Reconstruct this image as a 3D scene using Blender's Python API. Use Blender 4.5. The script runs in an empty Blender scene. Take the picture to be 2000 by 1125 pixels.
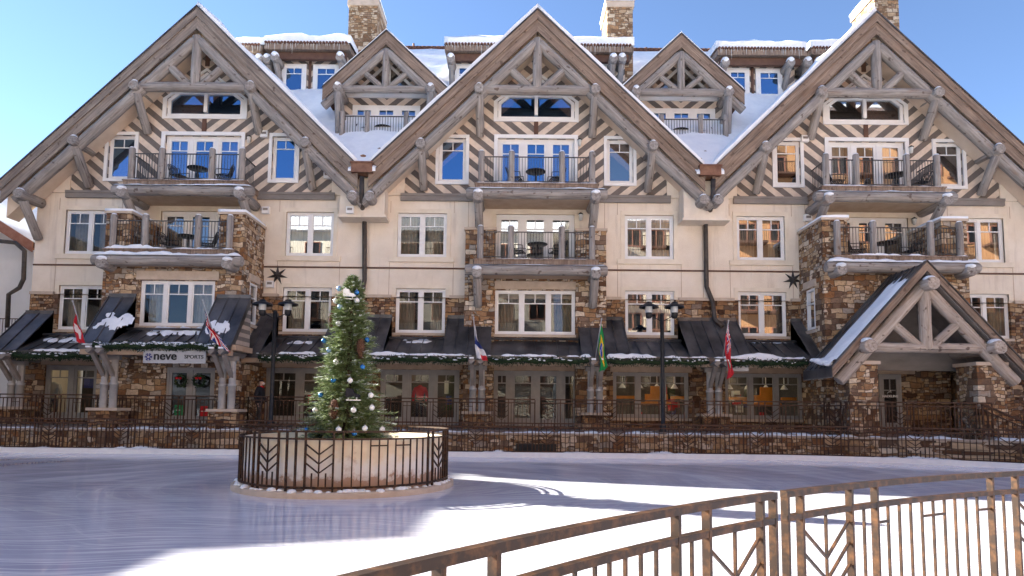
import bpy, math, random
from mathutils import Vector, Matrix, noise
from mathutils.geometry import delaunay_2d_cdt
R = math.radians
scene = bpy.context.scene
col = scene.collection

# ------------------------------------------------------------------ camera, world, sun, exposure
F_PX, PITCH, YAW, ROLL, CX, CY, EYE = 1250.0, R(4.648), R(-.1817), .010228, 1000.0, 698.36, 1.6
cam_d = bpy.data.cameras.new('camera'); cam = bpy.data.objects.new('camera', cam_d); col.objects.link(cam)
cam_d.sensor_width = 36; cam_d.lens = 36*F_PX/2000; cam_d.shift_y = (CY-562.5)/2000; cam_d.clip_start = .1; cam_d.clip_end = 3000
cam.matrix_world = Matrix.Translation((0, 0, EYE)) @ Matrix.Rotation(-YAW, 4, 'Z') @ Matrix.Rotation(math.pi/2+PITCH, 4, 'X') @ Matrix.Rotation(ROLL, 4, 'Z')
scene.camera = cam
SUN_EL, SUN_AZ = R(24.5), R(64.5)          # azimuth measured from +Y towards -X
w = bpy.data.worlds.new('World'); scene.world = w; w.use_nodes = True
wn = w.node_tree.nodes; wl = w.node_tree.links
sky = wn.new('ShaderNodeTexSky'); sky.sky_type = 'NISHITA'; sky.sun_disc = False
sky.sun_elevation = SUN_EL; sky.sun_rotation = -SUN_AZ; sky.altitude = 2700; sky.air_density = .8; sky.dust_density = .0; sky.ozone_density = 2.0
wl.new(sky.outputs[0], wn['Background'].inputs[0]); wn['Background'].inputs[1].default_value = .045
sd = bpy.data.lights.new('sun', 'SUN'); so = bpy.data.objects.new('sun', sd); col.objects.link(so)
sd.energy = 3.05; sd.angle = R(.5); sd.color = (1, .955, .84)
sdir = Vector((-math.sin(SUN_AZ)*math.cos(SUN_EL), math.cos(SUN_AZ)*math.cos(SUN_EL), math.sin(SUN_EL)))
so.rotation_euler = sdir.to_track_quat('Z', 'Y').to_euler(); so.location = (-60, 60, 60)
vs = scene.view_settings; vs.view_transform = 'Standard'; vs.look = 'None'; vs.gamma = 1; vs.exposure = 3.15
scene.cycles.max_bounces = 6; scene.cycles.transparent_max_bounces = 12; scene.cycles.sample_clamp_indirect = 6
scene.cycles.caustics_reflective = False; scene.cycles.caustics_refractive = False

def A(px, py, Y):
    """point of the photograph's pixel on the vertical plane at depth Y -> (X, Z)"""
    u2, w2 = (px-CX)/F_PX, (py-CY)/F_PX
    u = u2*math.cos(ROLL)+w2*math.sin(ROLL); ww = -u2*math.sin(ROLL)+w2*math.cos(ROLL)
    v = -ww; y = math.cos(PITCH)-v*math.sin(PITCH); Z = math.sin(PITCH)+v*math.cos(PITCH)
    X = u*math.cos(YAW)+y*math.sin(YAW); Yy = -u*math.sin(YAW)+y*math.cos(YAW)
    s = Y/Yy
    return X*s, Z*s+EYE
def AV(px, py, Y):
    x, z = A(px, py, Y); return Vector((x, Y, z))
def proj(p):
    X, Y, Z = p[0], p[1], p[2]-EYE
    x = X*math.cos(YAW)-Y*math.sin(YAW); y = X*math.sin(YAW)+Y*math.cos(YAW)
    d = y*math.cos(PITCH)+Z*math.sin(PITCH); v = -y*math.sin(PITCH)+Z*math.cos(PITCH)
    u, ww = x/d, -v/d
    return CX+F_PX*(u*math.cos(ROLL)-ww*math.sin(ROLL)), CY+F_PX*(u*math.sin(ROLL)+ww*math.cos(ROLL))
rnd = random.Random(7)

# ------------------------------------------------------------------ materials
def newmat(name):
    m = bpy.data.materials.new(name); m.use_nodes = True
    nt = m.node_tree; b = nt.nodes['Principled BSDF']
    return m, nt, b
def N(nt, t, **kw):
    n = nt.nodes.new('ShaderNode'+t)
    for k, v in kw.items():
        if k == 'inp':
            for kk, vv in v.items(): n.inputs[kk].default_value = vv
        else: setattr(n, k, v)
    return n
def ramp(nt, stops, src, interp='LINEAR'):
    r = N(nt, 'ValToRGB'); cr = r.color_ramp; cr.interpolation = interp
    while len(cr.elements) < len(stops): cr.elements.new(.5)
    for e, (p, c) in zip(cr.elements, stops):
        e.position = p; e.color = (*c, 1) if len(c) == 3 else c
    nt.links.new(src, r.inputs[0]); return r
def coords(nt, scale=(1, 1, 1), kind='Object'):
    tc = N(nt, 'TexCoord'); mp = N(nt, 'Mapping'); mp.inputs['Scale'].default_value = scale
    nt.links.new(tc.outputs[kind], mp.inputs[0]); return mp.outputs[0]
def mixc(nt, a, b, fac, mode='MIX'):
    m = N(nt, 'Mix', data_type='RGBA', blend_type=mode)
    for s, v in ((0, fac), (6, a), (7, b)):
        if hasattr(v, 'is_linked') or hasattr(v, 'links'): nt.links.new(v, m.inputs[s])
        elif s == 0: m.inputs[0].default_value = v
        else: m.inputs[s].default_value = (*v, 1)
    return m.outputs[2]
def bump(nt, b, h, strength=.4, dist=.02):
    bp = N(nt, 'Bump'); bp.inputs['Strength'].default_value = strength; bp.inputs['Distance'].default_value = dist
    nt.links.new(h, bp.inputs['Height']); nt.links.new(bp.outputs[0], b.inputs['Normal'])
def noisy(name, c1, c2, scale=3, rough=.8, metallic=0, sc=(1, 1, 1), detail=5, bmp=0, bscale=40, spread=(.35, .65), kind='Object', spec=.3):
    m, nt, b = newmat(name)
    v = coords(nt, sc, kind)
    n = N(nt, 'TexNoise', inp={'Scale': scale, 'Detail': detail, 'Roughness': .6}); nt.links.new(v, n.inputs['Vector'])
    r = ramp(nt, [(spread[0], c1), (spread[1], c2)], n.outputs[0])
    nt.links.new(r.outputs[0], b.inputs['Base Color']); b.inputs['Roughness'].default_value = rough; b.inputs['Metallic'].default_value = metallic
    b.inputs['Specular IOR Level'].default_value = spec
    if bmp:
        n2 = N(nt, 'TexNoise', inp={'Scale': bscale, 'Detail': 4}); nt.links.new(v, n2.inputs['Vector']); bump(nt, b, n2.outputs[0], bmp, .01)
    return m
def emit(name, c, s):
    m, nt, b = newmat(name); b.inputs['Base Color'].default_value = (*c, 1)
    b.inputs['Emission Color'].default_value = (*c, 1); b.inputs['Emission Strength'].default_value = s; return m
def stone(name, scale, cols, mortar, zs=1.0, warp=.10):
    """coursed rubble: two sizes of squared stones mixed in patches, each stone its own colour and relief"""
    m, nt, b = newmat(name); tc = N(nt, 'TexCoord'); s = N(nt, 'SeparateXYZ'); nt.links.new(tc.outputs['Object'], s.inputs[0])
    xy = N(nt, 'Math', operation='ADD'); nt.links.new(s.outputs[0], xy.inputs[0]); nt.links.new(s.outputs[1], xy.inputs[1])
    cb = N(nt, 'CombineXYZ'); nt.links.new(xy.outputs[0], cb.inputs[0]); nt.links.new(s.outputs[2], cb.inputs[1])
    def nz(sc, d, src=None):
        n = N(nt, 'TexNoise', inp={'Scale': sc, 'Detail': d, 'Roughness': .65}); nt.links.new(src or cb.outputs[0], n.inputs['Vector']); return n
    wz = nz(1.7, 2); wd_ = N(nt, 'VectorMath', operation='MULTIPLY_ADD'); nt.links.new(wz.outputs['Color'], wd_.inputs[0]); wd_.inputs[1].default_value = (warp*1.6, warp*2.2, 0); nt.links.new(cb.outputs[0], wd_.inputs[2])
    w2 = nz(9, 2); wd2 = N(nt, 'VectorMath', operation='MULTIPLY_ADD'); nt.links.new(w2.outputs['Color'], wd2.inputs[0]); wd2.inputs[1].default_value = (.035, .03, 0); nt.links.new(wd_.outputs[0], wd2.inputs[2])
    def bricks(w_, h_, off, fr, sq, sf, mo):
        t = N(nt, 'TexBrick', offset=off, offset_frequency=fr, squash=sq, squash_frequency=sf); t.inputs['Color1'].default_value = (0, 0, 0, 1); t.inputs['Color2'].default_value = (1, 1, 1, 1); t.inputs['Mortar'].default_value = (0, 0, 0, 1)
        t.inputs['Scale'].default_value = scale; t.inputs['Mortar Size'].default_value = mo; t.inputs['Mortar Smooth'].default_value = .3; t.inputs['Brick Width'].default_value = w_; t.inputs['Row Height'].default_value = h_
        nt.links.new(wd2.outputs[0], t.inputs['Vector']); return t
    A_, B_ = bricks(.44, .21, .37, 2, .62, 3, .012), bricks(.25, .115, .43, 2, .7, 2, .010)
    msk = ramp(nt, [(.5, (0, 0, 0)), (.52, (1, 1, 1))], nz(1.15, 2).outputs[0]).outputs[0]
    fac = mixc(nt, A_.outputs['Fac'], B_.outputs['Fac'], msk); rn = mixc(nt, A_.outputs['Color'], B_.outputs['Color'], msk)
    k = len(cols); r = ramp(nt, [((i+.0)/k, c) for i, c in enumerate(cols)], rn, 'CONSTANT')
    n3 = nz(7, 6); r3 = ramp(nt, [(.25, (.55, .52, .5)), (.75, (1.35, 1.32, 1.28))], n3.outputs[0])
    c = mixc(nt, r.outputs[0], r3.outputs[0], .8, 'MULTIPLY')
    c = mixc(nt, c, (.36, .17, .06), ramp(nt, [(.56, (0, 0, 0)), (.70, (.45, .45, .45))], nz(3.1, 4).outputs[0]).outputs[0])
    c = mixc(nt, c, mortar, fac)
    nt.links.new(c, b.inputs['Base Color']); b.inputs['Roughness'].default_value = .9; b.inputs['Specular IOR Level'].default_value = .2
    iv = N(nt, 'Math', operation='MULTIPLY_ADD'); nt.links.new(fac, iv.inputs[0]); iv.inputs[1].default_value = -1.0; nt.links.new(n3.outputs[0], iv.inputs[2])
    hs = N(nt, 'Math', operation='MULTIPLY_ADD'); nt.links.new(rn, hs.inputs[0]); hs.inputs[1].default_value = .9; nt.links.new(iv.outputs[0], hs.inputs[2])
    bump(nt, b, hs.outputs[0], 1.0, .06); return m
def log_mat(name, c1, c2, c3):
    m, nt, b = newmat(name)
    tc = N(nt, 'TexCoord'); oi = N(nt, 'ObjectInfo')
    off = N(nt, 'VectorMath', operation='MULTIPLY_ADD'); nt.links.new(oi.outputs['Random'], off.inputs[0]); off.inputs[1].default_value = (31, 17, 53); nt.links.new(tc.outputs['Object'], off.inputs[2])
    def nz(sc, s, d):
        mp = N(nt, 'Mapping'); mp.inputs['Scale'].default_value = sc; nt.links.new(off.outputs[0], mp.inputs[0])
        n = N(nt, 'TexNoise', inp={'Scale': s, 'Detail': d, 'Roughness': .65}); nt.links.new(mp.outputs[0], n.inputs['Vector']); return n.outputs[0]
    g = nz((9, 9, .55), 1.6, 6); blot = nz((1, 1, .5), 1.5, 3); kn = nz((4, 4, 3.2), 1.3, 1)
    r = ramp(nt, [(.3, c1), (.5, c2), (.72, c3)], g)
    c = mixc(nt, r.outputs[0], ramp(nt, [(.3, (.72, .7, .7)), (.7, (1.2, 1.18, 1.15))], blot).outputs[0], .8, 'MULTIPLY')
    c = mixc(nt, c, (.09, .06, .045), ramp(nt, [(.66, (0, 0, 0)), (.74, (.8, .8, .8))], kn).outputs[0])
    ck = nz((14, 14, .28), 1.0, 3); c = mixc(nt, c, (.05, .038, .032), ramp(nt, [(.645, (0, 0, 0)), (.68, (.85, .85, .85))], ck).outputs[0])
    st = nz((3, 3, .8), 1.1, 5); c = mixc(nt, c, (.23, .13, .075), ramp(nt, [(.58, (0, 0, 0)), (.75, (.55, .55, .55))], st).outputs[0])
    nt.links.new(c, b.inputs['Base Color']); b.inputs['Roughness'].default_value = .75; b.inputs['Specular IOR Level'].default_value = .25
    bump(nt, b, g, .6, .03); return m
def glass_mat(name, fac, tint, refl=(.95, .97, 1)):
    m, nt, b = newmat(name); nt.nodes.remove(b)
    out = [n for n in nt.nodes if n.type == 'OUTPUT_MATERIAL'][0]
    t = N(nt, 'BsdfTransparent'); t.inputs[0].default_value = (*tint, 1)
    g = N(nt, 'BsdfGlossy'); g.inputs['Roughness'].default_value = .01; g.inputs[0].default_value = (*refl, 1)
    v = coords(nt, (1, 1, 1)); n = N(nt, 'TexNoise', inp={'Scale': .9, 'Detail': 1}); nt.links.new(v, n.inputs['Vector'])
    bp = N(nt, 'Bump'); bp.inputs['Strength'].default_value = .05; bp.inputs['Distance'].default_value = .02; nt.links.new(n.outputs[0], bp.inputs['Height']); nt.links.new(bp.outputs[0], g.inputs['Normal'])
    lw = N(nt, 'LayerWeight'); lw.inputs[0].default_value = .3
    mr = N(nt, 'MapRange'); nt.links.new(lw.outputs['Fresnel'], mr.inputs[0]); mr.inputs[3].default_value = fac; mr.inputs[4].default_value = .95
    mx = N(nt, 'MixShader'); nt.links.new(mr.outputs[0], mx.inputs[0]); nt.links.new(t.outputs[0], mx.inputs[1]); nt.links.new(g.outputs[0], mx.inputs[2])
    nt.links.new(mx.outputs[0], out.inputs[0]); return m
def siding(name, dark, light, period=.60, slope=.82):
    """diagonal boards in two colours meeting in a V on the gable axis (object origin on the axis)"""
    m, nt, b = newmat(name)
    tc = N(nt, 'TexCoord'); s = N(nt, 'SeparateXYZ'); nt.links.new(tc.outputs['Object'], s.inputs[0])
    ab = N(nt, 'Math', operation='ABSOLUTE'); nt.links.new(s.outputs[0], ab.inputs[0])
    mu = N(nt, 'Math', operation='MULTIPLY'); nt.links.new(ab.outputs[0], mu.inputs[0]); mu.inputs[1].default_value = -slope
    ad = N(nt, 'Math', operation='ADD'); nt.links.new(mu.outputs[0], ad.inputs[0]); nt.links.new(s.outputs[2], ad.inputs[1])
    dv = N(nt, 'Math', operation='DIVIDE'); nt.links.new(ad.outputs[0], dv.inputs[0]); dv.inputs[1].default_value = period
    fr = N(nt, 'Math', operation='FRACT'); nt.links.new(dv.outputs[0], fr.inputs[0])
    f = ramp(nt, [(0, dark), (.5, light)], fr.outputs[0], 'CONSTANT')
    n = N(nt, 'TexNoise', inp={'Scale': 5, 'Detail': 5}); nt.links.new(tc.outputs['Object'], n.inputs['Vector'])
    fl = N(nt, 'Math', operation='FLOOR'); d2 = N(nt, 'Math', operation='MULTIPLY'); nt.links.new(dv.outputs[0], d2.inputs[0]); d2.inputs[1].default_value = 2
    nt.links.new(d2.outputs[0], fl.inputs[0]); wn2 = N(nt, 'TexWhiteNoise', noise_dimensions='1D'); nt.links.new(fl.outputs[0], wn2.inputs['W'])
    c = mixc(nt, f.outputs[0], ramp(nt, [(.3, (.82, .82, .82)), (.7, (1.1, 1.1, 1.1))], n.outputs[0]).outputs[0], .7, 'MULTIPLY')
    c = mixc(nt, c, ramp(nt, [(0, (.85, .85, .85)), (1, (1.1, 1.08, 1.06))], wn2.outputs[0]).outputs[0], .8, 'MULTIPLY')
    f2 = N(nt, 'Math', operation='FRACT'); nt.links.new(d2.outputs[0], f2.inputs[0])
    gp = ramp(nt, [(0, (1, 1, 1)), (.06, (0, 0, 0))], f2.outputs[0], 'LINEAR')
    nt.links.new(c, b.inputs['Base Color']); b.inputs['Roughness'].default_value = .75
    bump(nt, b, gp.outputs[0], .6, -.02); return m

M = {}
def stucco_mat():
    m, nt, b = newmat('stucco'); v = coords(nt)
    def nz(sc, s, d):
        mp = N(nt, 'Mapping'); mp.inputs['Scale'].default_value = sc; nt.links.new(v, mp.inputs[0]); n = N(nt, 'TexNoise', inp={'Scale': s, 'Detail': d, 'Roughness': .65}); nt.links.new(mp.outputs[0], n.inputs['Vector']); return n.outputs[0]
    c = ramp(nt, [(.3, (.72, .61, .485)), (.7, (.83, .728, .605))], nz((1, 1, 1), 1.1, 7)).outputs[0]
    c = mixc(nt, c, (.50, .41, .33), ramp(nt, [(.55, (0, 0, 0)), (.8, (.75, .75, .75))], nz((3, 3, .25), 1.2, 5)).outputs[0])
    c = mixc(nt, c, (.82, .72, .6), ramp(nt, [(.62, (0, 0, 0)), (.8, (.5, .5, .5))], nz((1, 1, 1), .5, 3)).outputs[0])
    nt.links.new(c, b.inputs['Base Color']); b.inputs['Roughness'].default_value = .92; b.inputs['Specular IOR Level'].default_value = .2
    bump(nt, b, nz((1, 1, 1), 26, 6), .5, .02); return m
M['stucco'] = stucco_mat()
M['trim'] = noisy('stucco_trim', (.72, .615, .48), (.80, .70, .56), 2, .9, bmp=.15, bscale=60)
M['soffit'] = noisy('soffit_paint', (.66, .52, .39), (.74, .60, .47), 2, .85)
M['tan'] = noisy('tan_lintel', (.44, .31, .21), (.52, .38, .27), 2.5, .8)
M['sidingL'] = siding('chevron_siding', (.16, .135, .12), (.72, .59, .47))
M['cheek'] = siding('cheek_boards', (.2, .175, .155), (.5, .42, .35), .3, 3.0)
M['greyboard'] = noisy('grey_board', (.20, .175, .155), (.27, .24, .215), 2.5, .75, sc=(.4, 1, 1))
M['brownboard'] = noisy('brown_board', (.10, .05, .035), (.14, .075, .05), 4, .7)
M['barge_grey'] = log_mat('weathered_barge', (.15, .12, .10), (.25, .205, .17), (.35, .30, .255))
M['barge_brown'] = log_mat('brown_barge', (.14, .098, .072), (.245, .18, .137), (.36, .28, .22))
M['log'] = log_mat('weathered_log', (.19, .168, .152), (.30, .272, .248), (.42, .39, .36))
M['log_tan'] = log_mat('tan_log', (.27, .215, .17), (.42, .355, .30), (.55, .48, .42))
M['white'] = noisy('white_paint', (.78, .76, .73), (.83, .81, .79), 3, .5)
M['greyframe'] = noisy('taupe_paint', (.27, .25, .235), (.32, .30, .28), 3, .5)
M['post_paint'] = noisy('grey_post_paint', (.36, .345, .33), (.46, .44, .42), 4, .6)
M['glass'] = glass_mat('window_glass', .26, (.72, .74, .74))
M['clearglass'] = glass_mat('clear_window_glass', .035, (.75, .77, .77))
M['skyglass'] = glass_mat('sky_reflection_glass', .42, (.6, .62, .65), (.30, .58, .98))  # reflection colour tinted blue to paint in a deeper mirrored sky
M['shopglass'] = glass_mat('shop_glass', .005, (.85, .86, .86))
M['curtain'] = noisy('curtain_cloth', (.24, .195, .14), (.33, .27, .20), 3, .9)
M['sheer'] = noisy('sheer_curtain', (.46, .44, .41), (.56, .54, .5), 3, .9)
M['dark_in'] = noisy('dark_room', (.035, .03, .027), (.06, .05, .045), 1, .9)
M['roofmetal'] = noisy('dark_standing_seam', (.03, .029, .031), (.14, .132, .132), .9, .38, metallic=.35, sc=(1, 1, .6), spec=.5, detail=8)
M['shingle'] = noisy('brown_shingle', (.07, .035, .025), (.16, .075, .05), 9, .9)
M['copper'] = noisy('copper_gutter', (.16, .075, .05), (.26, .14, .09), 5, .6, metallic=.3)
M['downpipe'] = noisy('downpipe_metal', (.05, .042, .037), (.09, .075, .065), 5, .5, metallic=.3)
M['bronze'] = noisy('bronze_fence', (.026, .013, .007), (.12, .052, .019), 13, .5, metallic=.0, detail=9, spread=(.45, .74), spec=.25)
M['bronze_far'] = noisy('bronze_fence_far', (.04, .021, .014), (.105, .052, .03), 6, .6, metallic=.2)
M['rail_grey'] = noisy('grey_railing', (.06, .058, .058), (.10, .095, .09), 8, .5, metallic=.3)
M['blackmetal'] = noisy('black_metal', (.012, .012, .013), (.03, .03, .032), 8, .45, metallic=.2)
M['capstone'] = noisy('cap_stone', (.48, .38, .29), (.58, .47, .37), 3, .9)
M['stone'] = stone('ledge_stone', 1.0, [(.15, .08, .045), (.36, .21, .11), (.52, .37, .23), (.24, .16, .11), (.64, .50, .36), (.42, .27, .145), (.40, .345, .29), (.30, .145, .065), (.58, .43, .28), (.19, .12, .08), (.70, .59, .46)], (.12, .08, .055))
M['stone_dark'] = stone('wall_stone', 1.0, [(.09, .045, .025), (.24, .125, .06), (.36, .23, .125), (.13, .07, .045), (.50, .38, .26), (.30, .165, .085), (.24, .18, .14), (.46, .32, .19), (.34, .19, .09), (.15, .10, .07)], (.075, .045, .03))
M['stone_pale'] = stone('chimney_stone', 1.0, [(.26, .16, .09), (.45, .33, .21), (.36, .22, .12), (.58, .47, .34), (.30, .2, .13), (.50, .40, .28), (.2, .12, .07)], (.17, .12, .08))
M['frosted'] = noisy('frosted_needles', (.62, .66, .64), (.84, .85, .84), 7, .8)
M['leaf'] = noisy('needle_green', (.035, .08, .022), (.36, .42, .19), 26, .6, detail=3, spread=(.3, .7))
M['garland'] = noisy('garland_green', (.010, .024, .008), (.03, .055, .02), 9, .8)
M['trunk'] = noisy('bark', (.05, .03, .02), (.1, .06, .04), 8, .9)
M['terrace'] = noisy('terrace_paving', (.16, .12, .10), (.24, .19, .16), 3, .9)
M['ground'] = noisy('plaza_snow', (.76, .76, .77), (.86, .86, .87), .5, .9)
M['redcloth'] = noisy('red_cloth', (.45, .012, .015), (.55, .02, .025), 6, .8)
M['blackcloth'] = noisy('black_cloth', (.012, .012, .016), (.03, .028, .034), 8, .9)
M['greycloth'] = noisy('grey_trousers', (.05, .045, .045), (.10, .09, .088), 8, .9)
M['skin'] = noisy('skin', (.50, .30, .22), (.55, .34, .25), 6, .6)
M['whiteplastic'] = noisy('white_plastic', (.80, .79, .77), (.86, .85, .83), 5, .4)
M['blueball'] = noisy('blue_bauble', (.01, .12, .36), (.03, .20, .50), 20, .18, metallic=.55, spec=.6)
M['whiteball'] = noisy('white_bauble', (.66, .66, .66), (.8, .8, .8), 20, .25, spec=.6)
M['paleball'] = noisy('pale_blue_bauble', (.22, .36, .55), (.34, .48, .65), 20, .2, spec=.6, metallic=.3)
M['cone'] = noisy('cone_scale', (.07, .03, .018), (.20, .10, .06), 14, .8)
M['orange'] = noisy('orange_panel', (.75, .24, .02), (.82, .30, .03), 4, .6)
M['lampglow'] = emit('ceiling_lamp', (1, .82, .5), .9)
M['frost'] = noisy('frosted_glass', (.55, .55, .52), (.65, .65, .62), 8, .3, spec=.6)
M['sign'] = noisy('sign_grey', (.38, .385, .39), (.46, .465, .47), 5, .5)
M['ink'] = noisy('black_lettering', (.008, .008, .01), (.014, .014, .016), 5, .5)
M['navy'] = noisy('navy_lettering', (.02, .03, .16), (.03, .04, .2), 5, .5)
M['cream'] = noisy('cream_render', (.80, .71, .56), (.88, .80, .66), .6, .9)
M['whitewall'] = noisy('white_render', (.72, .70, .68), (.80, .78, .76), .8, .9, bmp=.2)
M['orangewall'] = noisy('orange_render', (.55, .27, .12), (.64, .34, .17), .6, .9)
M['tanwall'] = noisy('tan_render', (.70, .59, .44), (.80, .70, .54), .6, .9)
M['rednail'] = noisy('red_wood', (.28, .12, .08), (.36, .17, .12), 4, .8)
def snow_mat():
    m, nt, b = newmat('snow'); v = coords(nt, (1, 1, 1))
    n = N(nt, 'TexNoise', inp={'Scale': 2.5, 'Detail': 6, 'Roughness': .6}); nt.links.new(v, n.inputs['Vector'])
    r = ramp(nt, [(.3, (.80, .82, .85)), (.7, (.90, .91, .92))], n.outputs[0]); nt.links.new(r.outputs[0], b.inputs['Base Color'])
    b.inputs['Roughness'].default_value = .75; b.inputs['Specular IOR Level'].default_value = .25
    bump(nt, b, n.outputs[0], .5, .08); return m
M['snow'] = snow_mat()
def ice_mat():
    m, nt, b = newmat('rink_ice')
    tc = N(nt, 'TexCoord'); s = N(nt, 'SeparateXYZ'); nt.links.new(tc.outputs['Object'], s.inputs[0])
    wz = N(nt, 'TexNoise', inp={'Scale': .12, 'Detail': 2}); nt.links.new(tc.outputs['Object'], wz.inputs['Vector'])
    ln = N(nt, 'VectorMath', operation='LENGTH'); nt.links.new(tc.outputs['Object'], ln.inputs[0])
    rr = N(nt, 'Math', operation='MULTIPLY_ADD'); nt.links.new(wz.outputs[0], rr.inputs[0]); rr.inputs[1].default_value = 5.0; nt.links.new(ln.outputs['Value'], rr.inputs[2])
    at = N(nt, 'Math', operation='ARCTAN2'); nt.links.new(s.outputs[1], at.inputs[0]); nt.links.new(s.outputs[0], at.inputs[1])
    def arcs(kr, ka, d, seed):
        a = N(nt, 'Math', operation='MULTIPLY'); nt.links.new(rr.outputs[0], a.inputs[0]); a.inputs[1].default_value = kr
        c = N(nt, 'Math', operation='MULTIPLY'); nt.links.new(at.outputs[0], c.inputs[0]); c.inputs[1].default_value = ka
        cb = N(nt, 'CombineXYZ'); nt.links.new(a.outputs[0], cb.inputs[0]); nt.links.new(c.outputs[0], cb.inputs[1]); cb.inputs[2].default_value = seed
        n = N(nt, 'TexNoise', inp={'Scale': 1, 'Detail': d, 'Roughness': .62}); nt.links.new(cb.outputs[0], n.inputs['Vector']); return n.outputs[0]
    a1, a2, a3 = arcs(.8, .8, 6, 0), arcs(5, 1.4, 4, 5), arcs(16, 2.6, 2, 9)
    mp = N(nt, 'Mapping'); mp.inputs['Scale'].default_value = (.7, 6, 1); mp.inputs['Rotation'].default_value = (0, 0, R(12)); nt.links.new(tc.outputs['Object'], mp.inputs[0])
    st = N(nt, 'TexNoise', inp={'Scale': 1.2, 'Detail': 6, 'Roughness': .7}); nt.links.new(mp.outputs[0], st.inputs['Vector'])
    c = ramp(nt, [(.30, (.52, .51, .62)), (.56, (.64, .635, .73)), (.72, (.76, .755, .81))], a1).outputs[0]
    c = mixc(nt, c, (.83, .82, .85), ramp(nt, [(.58, (0, 0, 0)), (.68, (.75, .75, .75))], a2).outputs[0])
    c = mixc(nt, c, (.86, .86, .88), ramp(nt, [(.63, (0, 0, 0)), (.70, (.8, .8, .8))], a3).outputs[0])
    c = mixc(nt, c, (.84, .84, .86), ramp(nt, [(.56, (0, 0, 0)), (.72, (.6, .6, .6))], st.outputs[0]).outputs[0])
    for k, (an, sx, sy, th_) in enumerate(((24, .35, 22, .615), (-9, .3, 28, .62), (3, .22, 36, .61), (58, .4, 30, .65))):      # blade cuts
        mq = N(nt, 'Mapping'); mq.inputs['Scale'].default_value = (sx, sy, 1); mq.inputs['Rotation'].default_value = (0, 0, R(an)); mq.inputs['Location'].default_value = (k*7, k*3, k)
        wv = N(nt, 'VectorMath', operation='MULTIPLY_ADD'); nt.links.new(wz.outputs['Color'], wv.inputs[0]); wv.inputs[1].default_value = (6, 6, 0); nt.links.new(tc.outputs['Object'], wv.inputs[2]); nt.links.new(wv.outputs[0], mq.inputs[0])
        q = N(nt, 'TexNoise', inp={'Scale': 1, 'Detail': 1, 'Roughness': .5}); nt.links.new(mq.outputs[0], q.inputs['Vector'])
        c = mixc(nt, c, (.9, .9, .92), ramp(nt, [(th_, (0, 0, 0)), (th_+.025, (.95, .95, .95))], q.outputs[0]).outputs[0])
    nt.links.new(c, b.inputs['Base Color'])
    rg = ramp(nt, [(.35, (.06, .06, .06)), (.65, (.2, .2, .2))], a1); nt.links.new(rg.outputs[0], b.inputs['Roughness'])
    b.inputs['Specular IOR Level'].default_value = .42
    bump(nt, b, a3, .05, .01); return m
M['ice'] = ice_mat()
def planter_mat():
    m, nt, b = newmat('planter_concrete'); v = coords(nt, (1, 1, 1))
    def nz(sc, d): n = N(nt, 'TexNoise', inp={'Scale': sc, 'Detail': d, 'Roughness': .65}); nt.links.new(v, n.inputs['Vector']); return n.outputs[0]
    s = N(nt, 'SeparateXYZ'); nt.links.new(v, s.inputs[0]); n1, n2 = nz(1.6, 7), nz(5, 5)
    def height(k, src): h = N(nt, 'Math', operation='MULTIPLY_ADD'); nt.links.new(src, h.inputs[0]); h.inputs[1].default_value = k; nt.links.new(s.outputs[2], h.inputs[2]); return h.outputs[0]
    c = ramp(nt, [(.3, (.70, .55, .38)), (.7, (.84, .71, .52))], nz(2.4, 6)).outputs[0]
    c = mixc(nt, c, (.80, .76, .72), ramp(nt, [(.0, (.8, .8, .8)), (.10, (.5, .5, .5)), (.22, (0, 0, 0))], height(-1.1, n1)).outputs[0])
    c = mixc(nt, c, (.36, .17, .085), ramp(nt, [(-.0, (.8, .8, .8)), (.03, (.35, .35, .35)), (.12, (0, 0, 0))], height(-.62, n2)).outputs[0])
    c = mixc(nt, c, (.42, .22, .11), ramp(nt, [(.60, (0, 0, 0)), (.72, (.55, .55, .55))], nz(2.9, 6)).outputs[0])
    nt.links.new(c, b.inputs['Base Color']); b.inputs['Roughness'].default_value = .85; bump(nt, b, n2, .35, .02); return m
M['planter'] = planter_mat()

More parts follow.
